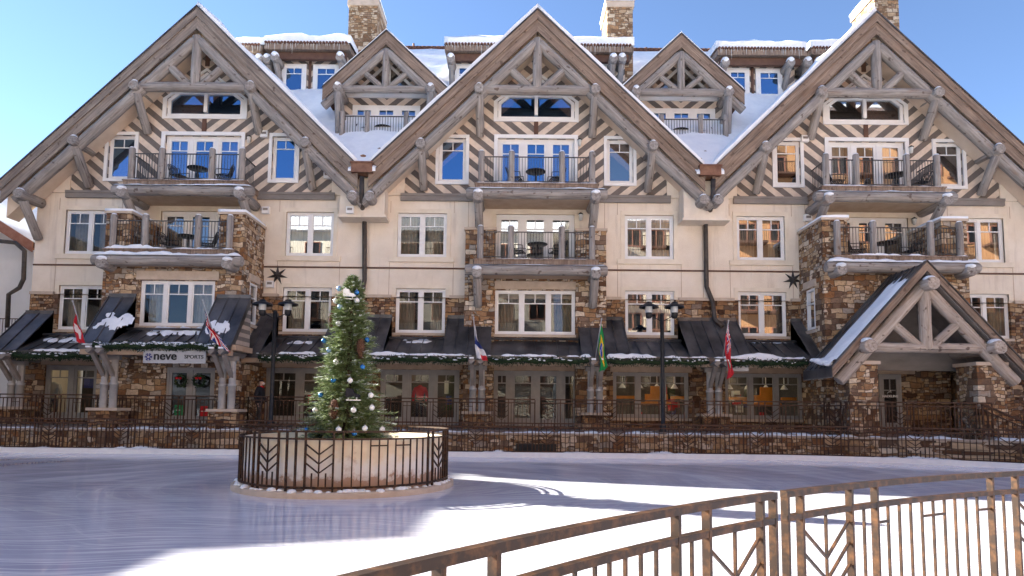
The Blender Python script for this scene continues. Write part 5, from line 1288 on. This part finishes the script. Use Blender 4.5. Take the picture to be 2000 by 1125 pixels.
garland(-14.7, -10.2, BYE-.14, bz-.02, 4, 2, 'fir garland above the grey shop sign')
garland(-9.6, -6.3, 23.93, 3.47, 3, 3, 'fir garland left of the decorated fir, behind the dark street lamp pole'); garland(-5.6, -1.75, 23.93, 3.47, 3, 4, 'fir garland right of the decorated fir with much snow on it')
garland(-1.0, 2.8, 23.93, 3.47, 3, 5, 'fir garland over the four leaf door in the middle'); garland(3.5, 7.3, 23.93, 3.47, 3, 6, 'fir garland over the lit window beside the green and yellow flag'); garland(7.9, 11.0, 23.93, 3.47, 3, 7, 'fir garland over the lit window beside the log porch')

# ================================================================== SIGN, STARS, LAMPS, FLAGS
def text_mesh(s, size, loc, mat, parent, bold=0, width=1.0, spacing=1.0):
    cu = bpy.data.curves.new('lettering', 'FONT'); cu.body = s; cu.size = size; cu.extrude = .008; cu.offset = bold; cu.space_character = spacing; cu.align_x = 'LEFT'; cu.align_y = 'CENTER'
    tmp = bpy.data.objects.new('lettering', cu); col.objects.link(tmp)
    me = bpy.data.meshes.new_from_object(tmp.evaluated_get(bpy.context.evaluated_depsgraph_get())); bpy.data.objects.remove(tmp); bpy.data.curves.remove(cu)
    me.materials.clear(); me.materials.append(M[mat])
    Mx = Matrix.Translation(loc) @ Matrix.Rotation(math.pi/2, 4, 'X') @ Matrix.Diagonal((width, 1, 1, 1))
    me.transform(Mx); o = bpy.data.objects.new('lettering', me); col.objects.link(o); WM[o.name] = Matrix.Identity(4); attach(o, parent); return o
SY = BYE-.12; sx0, sz0 = A(279, 709, SY); sx1, sz1 = A(402, 686, SY)
sg = thing('shop_sign', 'grey shop sign with black lettering and a blue cog mark under the left awning', 'sign', ((sx0+sx1)/2, SY, sz0))
MB().box(sx0, sx1, SY, SY+.05, sz0, sz1).build('panel', M['sign'], sg); hgt = sz1-sz0; wd = sx1-sx0
text_mesh('neve', hgt*.92, (sx0+wd*.165, SY-.006, (sz0+sz1)/2+.03), 'ink', sg, .010, 1.08); text_mesh('SPORTS', hgt*.40, (sx0+wd*.66, SY-.006, (sz0+sz1)/2+.01), 'ink', sg, .002, 1.12)
cgm = MB(); c = Vector((sx0+wd*.085, SY-.008, (sz0+sz1)/2))
for k in range(6):
    a = math.pi*k/3; d = Vector((math.cos(a), 0, math.sin(a))); cgm.bar(c+d*.05, c+d*.13, .04, .012); cgm.bar(c+d*.115-d.cross(Vector((0, 1, 0)))*.045, c+d*.115+d.cross(Vector((0, 1, 0)))*.045, .018, .010)
cgm.lathe(c, [(.0, 0)], 3) if False else None
for k in range(12):
    a0, a1 = 2*math.pi*k/12, 2*math.pi*(k+1)/12; cgm.bar(c+Vector((math.cos(a0), 0, math.sin(a0)))*.065, c+Vector((math.cos(a1), 0, math.sin(a1)))*.065, .03, .011)
cgm.build('cog_mark', M['navy'], sg)
MB().box(sx0-.25, sx1+.7, SY+.06, SY+.14, sz1-.02, sz1+.17).build('sign_beam', M['sign'], sg)
x, z = A(1441, 719, 24.0); o = MB().box(x-.40, x+.40, 24.0, 24.06, z-.11, z+.11).build('hanging_sign', M['sign']); WM[o.name] = Matrix.Identity(4); tag(o, 'small blank pale sign hanging from the eave beside the red flag', 'sign')
# glazed door lettering on the right
x, z = A(1737, 770, 24.83); t = glz; mk = MB()
for p, q in (((-.09, 0), (-.02, .07)), ((-.02, .07), (.0, .05)), ((.0, .05), (.05, .13)), ((.05, .13), (.06, .02))): mk.bar((x+p[0], 24.815, z+p[1]+.03), (x+q[0], 24.815, z+q[1]+.03), .014, .006)
mk.build('mountain_mark', M['white'], t); text_mesh('MADELINE', .13, (x-.30, 24.80, z-.08), 'white', t, .003, 1.0)
# bins seen behind the shop door, door papers
for px, py, m_, lab in ((347, 801, 'garland2', 'green paper notice low on the left leaf of the shop door'), (396, 803, 'redcloth', 'red paper notice low on the right leaf of the shop door')):
    if m_ == 'garland2' and m_ not in M: M[m_] = noisy('green_paper', (.01, .22, .07), (.02, .28, .09), 5, .6)
    x, z = A(px, py, 23.86); o = MB().box(x-.16, x+.16, 23.93, 23.95, z-.19, z+.19).build('door_notice', M[m_]); WM[o.name] = Matrix.Identity(4); tag(o, lab, 'notice')
    MB().box(x-.10, x-.03, 23.922, 23.929, z-.02, z+.015).box(x-.01, x+.09, 23.922, 23.929, z-.02, z+.015).build('print', M['sheer'], o)
def star(px, py, r, lab):
    c = AV(px, py, W-.09); mb = MB(); n = 7; pts = []
    for k in range(2*n):
        a = math.pi/2+math.pi*k/n; rr = r if k % 2 == 0 else r*.34; pts.append(c+Vector((rr*math.cos(a), .05, rr*math.sin(a))))
    mb.add(pts+[c+Vector((0, -.07, 0))], [(i, (i+1) % (2*n), 2*n) for i in range(2*n)]); mb.ball(c+Vector((0, -.07, 0)), .04, 8)
    tag(mb.build('star_ornament', M['downpipe']), lab, 'star', 'metal stars on the stucco')
star(541, 537, .44, 'seven pointed dark metal star on the stucco left of the decorated fir'); star(1550, 546, .43, 'seven pointed dark metal star on the stucco left of the right stone bay')
def street_lamp(px, pyt, Y, heads, lab):
    x, zt = A(px, pyt, Y); t = thing('street_lamp', lab, 'street lamp', (x, Y, TZ-.1), 'black twin headed street lamps')
    MB().lathe((x, Y, 0), [(.12, TZ-.1), (.12, TZ+.25), (.075, TZ+.3), (.07, zt), (.085, zt+.01), (.05, zt+.06), (.001, zt+.07)], 16).build('pole', M['blackmetal'], t)
    for hx in heads:
        cx_, cz = A(hx, pyt-17, Y); s = 1 if cx_ > x else -1
        MB().tube([(x, Y, zt-.25), (x+s*.2, Y, zt-.14), (cx_, Y, cz-.33)], .018, 8).build('arm', M['blackmetal'], t)
        h = MB().lathe((cx_, Y, cz), [(.36, -.06), (.34, .0), (.2, .06), (.12, .09), (.11, .13), (.06, .16), (.001, .17)], 24).lathe((cx_, Y, cz), [(.36, -.06), (.3, -.03), (.02, .0)], 24).build('lamp_head', M['blackmetal'], t)
        MB().lathe((cx_, Y, cz), [(.13, -.0), (.13, -.2), (.10, -.26)], 16).build('globe', M['frost'], h); MB().lathe((cx_, Y, cz), [(.115, -.24), (.12, -.36), (.09, -.44), (.001, -.46)], 16).build('holder', M['blackmetal'], h)
        H2 = snow_strip if False else None
street_lamp(537.5, 610, 22.95, (513, 563), 'black twin headed street lamp left of the decorated fir'); street_lamp(1293, 615, 22.95, (1267, 1317), 'black twin headed street lamp before the lit window on the right')
def flagm(k, c): 
    n = 'flag_'+k
    if n not in M: M[n] = noisy('flag_cloth', c, tuple(min(1, v*1.25) for v in c), 6, .85)
    return n
FR, FW, FB, FG, FY = flagm('red', (.45, .02, .03)), flagm('white', (.66, .62, .6)), flagm('blue', (.02, .035, .16)), flagm('green', (.01, .20, .05)), flagm('yellow', (.70, .42, .02))
FB2 = flagm('bright_blue', (.02, .07, .42))
def flag(pole0, pole1, corners, Y, Yb, colr, lab, nx=26, ny=44, amp=.05):
    """corners: hoist top, hoist bottom, fly bottom, fly top in the picture; colr(a, b) gives a cloth (a along hoist, b along fly)"""
    a, b = AV(*pole0, Y), AV(*pole1, Yb); t = thing('flag', lab, 'flag', tuple(b), 'flags on poles along the shop eaves')
    MB().tube([b, a], .018, 8).ball(a, .035, 8).build('pole', M['sign'], t)
    cn = [AV(*p, Y+.02+(Yb-Y)*.25) for p in corners]; mats = [FR, FW, FB, FG, FY, FB2]; mb = MB(); g = []
    for j in range(ny+1):
        for i in range(nx+1):
            u, v = i/nx, j/ny; p = (cn[0]*(1-u)+cn[1]*u)*(1-v)+(cn[3]*(1-u)+cn[2]*u)*v
            p = p+Vector((.035*math.sin(v*7+u*3), amp*math.sin(u*11+v*2.5)+.05*math.sin(v*9+u*4), .02*math.sin(u*9)))*min(1, v*4+.1); g.append(p)
    mb.v = g
    for j in range(ny):
        for i in range(nx):
            q = j*(nx+1)+i; mb.f.append([q, q+1, q+nx+2, q+nx+1]); mb.mi.append(mats.index(colr((i+.5)/nx, (j+.5)/ny))); mb.sm.append(True)
    mb.build('cloth', [M[m] for m in mats], t)
def swiss(a, b): return FW if (abs(a-.5) < .1 and abs(b-.62) < .24) or (abs(b-.62) < .09 and abs(a-.5) < .34) else FR
def union(a, b):
    x, y = b-.5, a-.5
    if abs(y) < .09 or abs(x) < .06: return FR
    if abs(y) < .16 or abs(x) < .11: return FW
    d = min(abs(y-x), abs(y+x)); return FR if d < .05 else FW if d < .13 else FB
def quarters(a, b):
    if b < .5: return FB if (a-.5)**2+(b-.28)**2*1.5 < .0 else (FW if b < .36 else FB)
    return FB if b < .62 else (FW if b < .84 or a < .35 else FR)
def brazil(a, b):
    d = abs(a-.5)/.42+abs(b-.5)/.42
    if (a-.5)**2/.05+(b-.5)**2/.03 < 1: return FB2 if abs((b-.5)-.15*(a-.5)) > .018 else FW
    return FY if d < 1 else FG
def ensign(a, b):
    if b < .48 and a < .62: return union(a/.62, b/.48)
    if ((a-.55)/.2)**2+((b-.74)/.09)**2 < 1: return FW if abs(a-.55) > .1 else FG
    return FR
flag((142, 588), (165, 668), [(143, 596), (151, 622), (166, 671), (146, 668)], 21.9, 22.5, swiss, 'red flag with a white cross on the leftmost pole', amp=.04)
flag((396, 586), (421, 664), [(398, 602), (404, 624), (450, 690), (408, 662)], 21.9, 22.5, union, 'crumpled blue, white and red crossed flag beside the shop sign', amp=.06)
flag((925, 620), (931, 700), [(926, 628), (929, 652), (954, 706), (931, 700)], 23.3, 23.9, quarters, 'white, navy and red flag just right of the decorated fir', amp=.05)
flag((1175, 623), (1163, 700), [(1174, 630), (1170, 664), (1171, 727), (1187, 716)], 23.3, 23.9, brazil, 'green flag with yellow diamond and blue disc in the middle', amp=.04)
flag((1423, 626), (1412, 700), [(1423, 634), (1416, 660), (1421, 742), (1433, 728)], 23.3, 23.9, ensign, 'red ensign with a small union canton on the rightmost pole', amp=.04)

# ================================================================== BALCONY FURNITURE
def make_table():
    t = thing('bistro_table', 'x', 'table', (0, 0, 0), 'round metal tables on the balconies')
    MB().lathe((0, 0, 0), [(.001, .73), (.40, .73), (.41, .715), (.40, .70), (.001, .70)], 24).build('tabletop', M['blackmetal'], t)
    MB().lathe((0, 0, 0), [(.035, .70), (.03, .12), (.05, .1)], 10).build('pedestal', M['blackmetal'], t)
    for k in range(3): a = 2*math.pi*k/3+.4; MB().tube([(0, 0, .16), (.2*math.cos(a), .2*math.sin(a), .07), (.32*math.cos(a), .32*math.sin(a), .015)], .018, 6).build('foot', M['blackmetal'], t)
    return t
def make_chair():
    t = thing('patio_chair', 'x', 'chair', (0, 0, 0), 'black metal armchairs on the balconies')
    mb = MB()
    for k in range(7): y = -.22+.07*k; mb.box(-.24, .24, y, y+.045, .42, .435)
    mb.bar((-.24, -.23, .43), (-.24, .27, .43), .03).bar((.24, -.23, .43), (.24, .27, .43), .03).build('seat', M['blackmetal'], t)
    mb = MB()
    for k in range(7): x = -.2+.066*k; mb.bar((x, .25, .45), (x, .38, .88), .035, .012)
    mb.tube([(-.25, .25, .43), (-.25, .39, .86), (-.15, .41, .93), (.15, .41, .93), (.25, .39, .86), (.25, .25, .43)], .016, 7).build('backrest', M['blackmetal'], t)
    for s in (-1, 1):
        MB().tube([(s*.27, .33, .66), (s*.29, .0, .66), (s*.28, -.22, .63), (s*.26, -.24, .43)], .016, 7).build('armrest', M['blackmetal'], t)
        MB().tube([(s*.25, -.22, .43), (s*.27, -.26, 0)], .014, 6).build('leg', M['blackmetal'], t); MB().tube([(s*.25, .25, .43), (s*.27, .34, 0)], .014, 6).build('leg', M['blackmetal'], t)
    return t
def copy_tree(o):
    c = o.copy(); col.objects.link(c)
    for ch in o.children: d = ch.copy(); col.objects.link(d); d.parent = c
    return c
T0, C0 = make_table(), make_chair(); used = [False, False]
def place(kind, px, Y, z, rz, lab):
    src = (T0, C0)[kind]; o = src if not used[kind] else copy_tree(src); used[kind] = True
    o.location = (A(px, 400, Y)[0], Y, z); o.rotation_euler = (0, 0, rz); o['label'] = lab
BAL = [('upper left balcony', 25.3, 10.52, 383, 348, 432), ('upper middle balcony', 25.3, 10.52, 1046, 1008, 1084), ('upper right balcony', 25.3, 10.52, 1752, 1637, 1800),
       ('lower left stone balcony', 24.5, 7.49, 371, 333, 407), ('lower middle balcony', 25.2, 7.49, 1050, 1014, 1087), ('lower right stone balcony', 24.5, 7.49, 1727, 1672, 1774)]
for nm, Y, z, t_, c1, c2 in BAL:
    place(0, t_, Y, z, .3, 'round black metal table on the %s' % nm)
    place(1, c1, Y+.1, z, R(75), 'black metal armchair left of the table on the %s' % nm); place(1, c2, Y+.1, z, R(-75), 'black metal armchair right of the table on the %s' % nm)
for (dx, bx, zf, wl), side, t_, c1 in ((DORM[0], 'left', 745, 712), (DORM[1], 'right', 1330, 1372)):
    place(0, t_, 27.6, zf-.02, .3, 'round black metal table on the small %s dormer balcony' % side); place(1, c1, 27.65, zf-.02, R(70) if side == 'left' else R(-70), 'black metal armchair on the small %s dormer balcony' % side)

# ================================================================== PEOPLE
def skin_body(name, joints, edges, mat, parent=None, sub=2):
    """one continuous surface grown over connected joints"""
    me = bpy.data.meshes.new(name); names = list(joints); me.from_pydata([joints[n][0] for n in names], [(names.index(a), names.index(b)) for a, b in edges], [])
    tmp = bpy.data.objects.new(name, me); col.objects.link(tmp); sk = tmp.modifiers.new('skin', 'SKIN'); sk.use_smooth_shade = True
    if not me.skin_vertices: tmp.data.skin_vertices
    for i, n in enumerate(names):
        r = joints[n][1]; sv = me.skin_vertices[0].data[i]; sv.radius = r if isinstance(r, tuple) else (r, r); sv.use_root = i == 0
    ss = tmp.modifiers.new('sub', 'SUBSURF'); ss.levels = sub; ss.render_levels = sub
    m2 = bpy.data.meshes.new_from_object(tmp.evaluated_get(bpy.context.evaluated_depsgraph_get())); bpy.data.objects.remove(tmp)
    for p in m2.polygons: p.use_smooth = True
    m2.materials.clear(); m2.materials.append(M[mat]); o = bpy.data.objects.new(name, m2); col.objects.link(o); WM[o.name] = Matrix.Identity(4)
    if parent: attach(o, parent)
    return o
def hand(mb_parent, wrist, d, mat='skin'):
    wrist, d = Vector(wrist), Vector(d).normalized(); side = d.cross(Vector((1, 0, 0))).normalized(); j = {'w': (wrist, .022), 'p': (wrist+d*.07, (.036, .018))}; e = [('w', 'p')]
    for k, L in enumerate((.07, .08, .075, .06)):
        b = wrist+d*.08+side*(.024-.016*k); j['a%d' % k] = (b, .009); j['b%d' % k] = (b+d*L*.6+Vector((.012, 0, 0)), .008); j['c%d' % k] = (b+d*L+Vector((.03, 0, 0)), .007); e += [('p', 'a%d' % k), ('a%d' % k, 'b%d' % k), ('b%d' % k, 'c%d' % k)]
    j['t'] = (wrist+d*.04+side*.045, .009); j['u'] = (wrist+d*.075+side*.058, .008); e += [('w', 't'), ('t', 'u')]
    return skin_body('hand', j, e, mat, mb_parent, 1)
# the walking man, turned to the right, dark coat, white face mask
px_, Yp = 506, 24.35; bx = A(px_, 790, Yp)[0]; z0 = TZ; k = 1.0
B = lambda x, y, z: Vector((bx+x, Yp+y, z0+z))
J = {'pelvis': (B(0, 0, .95), (.15, .13)), 'waist': (B(.01, 0, 1.1), (.16, .13)), 'chest': (B(.02, 0, 1.33), (.20, .15)), 'neckb': (B(.03, 0, 1.49), (.09, .085)), 'neck': (B(.045, 0, 1.56), .062), 'head': (B(.06, 0, 1.66), (.088, .10)), 'crown': (B(.055, 0, 1.76), (.075, .085)),
     'hipN': (B(0, -.09, .9), .10), 'kneeN': (B(.10, -.10, .50), .07), 'ankN': (B(.06, -.10, .10), .045), 'toeN': (B(.22, -.10, .04), .04), 'hipF': (B(0, .09, .9), .10), 'kneeF': (B(-.04, .10, .50), .07), 'ankF': (B(-.20, .10, .13), .045), 'toeF': (B(-.06, .10, .05), .04),
     'shN': (B(.02, -.20, 1.42), .075), 'elN': (B(-.05, -.25, 1.14), .058), 'wrN': (B(.05, -.24, .90), .042), 'shF': (B(.02, .20, 1.42), .075), 'elF': (B(.05, .25, 1.15), .058), 'wrF': (B(.20, .22, .95), .042)}
E_ = [('pelvis', 'waist'), ('waist', 'chest'), ('chest', 'neckb'), ('neckb', 'neck'), ('neck', 'head'), ('head', 'crown'), ('pelvis', 'hipN'), ('hipN', 'kneeN'), ('kneeN', 'ankN'), ('ankN', 'toeN'), ('pelvis', 'hipF'), ('hipF', 'kneeF'), ('kneeF', 'ankF'), ('ankF', 'toeF'), ('chest', 'shN'), ('shN', 'elN'), ('elN', 'wrN'), ('chest', 'shF'), ('shF', 'elF'), ('elF', 'wrF')]
man = thing('person', 'person in a dark coat and hat with a white face mask walking on the terrace', 'person', tuple(B(0, 0, 0)))
body = skin_body('body', J, E_, 'skin', man)
def shell(src, name, mat, zlo, zhi, push):
    """clothing: the part of the body surface between two heights, pushed outwards"""
    me = src.data; mb = MB(); keep = {}; 
    for p in me.polygons:
        zs = [me.vertices[i].co.z for i in p.vertices]
        if min(zs) > zlo and max(zs) < zhi:
            ids = []
            for i in p.vertices:
                if i not in keep: keep[i] = len(mb.v); v = me.vertices[i]; mb.v.append(v.co+v.normal*push)
                ids.append(keep[i])
            mb.f.append(ids); mb.mi.append(0); mb.sm.append(True)
    return mb.build(name, M[mat], man if src is body else src.parent)
shell(body, 'coat', 'blackcloth', z0+.86, z0+1.56, .022); shell(body, 'trousers', 'greycloth', z0+.09, z0+.92, .012); shell(body, 'shoes', 'blackcloth', z0-.1, z0+.13, .008)
shell(body, 'hat', 'blackcloth', z0+1.70, z0+1.95, .016)
mb = MB().ball(B(.145, -.01, 1.625), .055, 10, 0, (.7, 1.1, .9)); mb.build('face_mask', M['whiteplastic'], man)
MB().ball(B(.155, 0, 1.685), .016, 8).build('nose', M['skin'], man)
for s in (-1, 1):
    MB().ball(B(.06, s*.098, 1.665), .024, 8, 0, (.8, .4, 1.2)).build('ear', M['skin'], man); MB().ball(B(.135, s*.035, 1.705), .011, 6).build('eye', M['blackcloth'], man)
MB().tube([B(-.06, -.05, 1.52), B(.1, -.08, 1.51), B(.14, 0, 1.49), B(.1, .08, 1.51), B(-.06, .05, 1.52)], .035, 8).build('scarf', M['redcloth'], man)
hand(man, B(.055, -.24, .89), (.1, 0, -1)); hand(man, B(.205, .22, .94), (.35, 0, -.9))
# shop mannequins: a headless one in a red jacket, one in a pale coat
def mannequin(px, Y, zb, top, low, lab):
    x = A(px, 790, Y)[0]; q = lambda a, b, c: Vector((x+a, Y+b, zb+c)); t = thing('mannequin', lab, 'mannequin', (x, Y, zb))
    Jm = {'p': (q(0, 0, .95), (.17, .13)), 'w': (q(0, 0, 1.12), (.16, .13)), 'c': (q(0, 0, 1.36), (.21, .14)), 'n': (q(0, 0, 1.53), (.09, .08)), 'n2': (q(0, 0, 1.6), .07)}
    Em = [('p', 'w'), ('w', 'c'), ('c', 'n'), ('n', 'n2')]
    for s in (-1, 1):
        Jm.update({'s%d' % s: (q(s*.21, 0, 1.43), .09), 'e%d' % s: (q(s*.29, .02, 1.16), .075), 'h%d' % s: (q(s*.27, -.03, .92), .055)}); Em += [('c', 's%d' % s), ('s%d' % s, 'e%d' % s), ('e%d' % s, 'h%d' % s)]
    skin_body('jacket', Jm, Em, top, t)
    Jl = {'p': (q(0, 0, .93), (.15, .12))}; El = []
    for s in (-1, 1): Jl.update({'a%d' % s: (q(s*.10, 0, .85), .1), 'k%d' % s: (q(s*.11, -.01, .48), .075), 'f%d' % s: (q(s*.11, 0, .05), .055)}); El += [('p', 'a%d' % s), ('a%d' % s, 'k%d' % s), ('k%d' % s, 'f%d' % s)]
    skin_body('trousers', Jl, El, low, t)
mannequin(820, 26.45, .98, 'redcloth', 'blackcloth', 'headless shop dummy in a bright red jacket behind the glass doors')
mannequin(103, 26.9, .98, 'sheer', 'greycloth', 'shop dummy in a pale coat behind the left shop doors')

# ================================================================== FOREGROUND FENCE
ZR = 1.10
def ground_pt(px, py, z):
    d = AV(px, py, 10.0)-Vector((0, 0, EYE)); s = (z-EYE)/d.z; p = Vector((0, 0, EYE))+d*s; return (p.x, p.y)
raw = [ground_pt(px, py, ZR) for px, py in ((655, 1122), (950, 1062.5), (1125, 1027), (1300, 992), (1405, 978.5), (1510, 964.5), (1650, 943.5), (1790, 930), (1930, 922.5), (1998, 920.8))]
# least squares circle through the rail, so that the fence is one true arc
import numpy as np
P_ = np.array(raw); Am = np.c_[2*P_, np.ones(len(P_))]; sol = np.linalg.lstsq(Am, (P_**2).sum(1), rcond=None)[0]; cc = sol[:2]; rad = math.sqrt(sol[2]+cc@cc)
a0 = math.atan2(raw[0][1]-cc[1], raw[0][0]-cc[0]); a1 = math.atan2(raw[-1][1]-cc[1], raw[-1][0]-cc[0])
ex = .35; da = (a1-a0)/40
fp = Path([(cc[0]+rad*math.cos(a0+da*k), cc[1]+rad*math.sin(a0+da*k)) for k in range(-12, 62)])
ff = lambda px: fp.find(px, ZR)
def fg(lab, t0, t1, items):
    p, _ = fp.at((t0+t1)/2); t = thing('rink_fence', lab, 'fence', (p.x, p.y, 0), 'bronze fence panels in the foreground')
    fence(t, fp, t0-.016, t1+.016, .06, ZR, .155, items, 'bronze', top=(.042, .05), post=(.026, .05), barw=.017)
pp = lambda *xs: [('post', ff(x)) for x in xs]; bb = lambda *xs: [('bar', ff(x)) for x in xs]
t0 = max(.05, ff(640)-.75); t1 = ff(1509)
it = pp(858, 966, 1320, 1380, 1484)+[('post', t1), ('post', t0)]+bb(912, 1350, 1281, 1251, 1221, 1190, 1162, 1123, 1090, 1052, 1010)+[('chev', ff(1384), ff(1481))]
tt = ff(858)-.42; it += [('chev', tt, ff(858)), ('post', tt), ('bar', tt-.06), ('post', tt-.12)]+[('cross', ff(1162), ff(1221), .1)]
fg('brown foreground fence panel at the left, rising from the bottom edge', t0, t1, it)
t0 = ff(1533); t1 = ff(2075)
it = [('post', t0), ('post', t1)]+pp(1562, 1658, 1707, 1933, 1981, 2060)+bb(1685, 1957)+bb(1732, 1754, 1776, 1797.7, 1819.8, 1841.8, 1862.5, 1883.8, 1905.5)+[('chev', ff(1565), ff(1655)), ('chev', ff(1984), ff(2057)), ('cross', ff(1707), ff(1732), .11), ('cross', ff(1797.7), ff(1841.8), .11), ('cross', ff(1905.5), ff(1933), .11)]
fg('brown foreground fence panel at the right, with an H shaped cross bar', t0, t1, it)
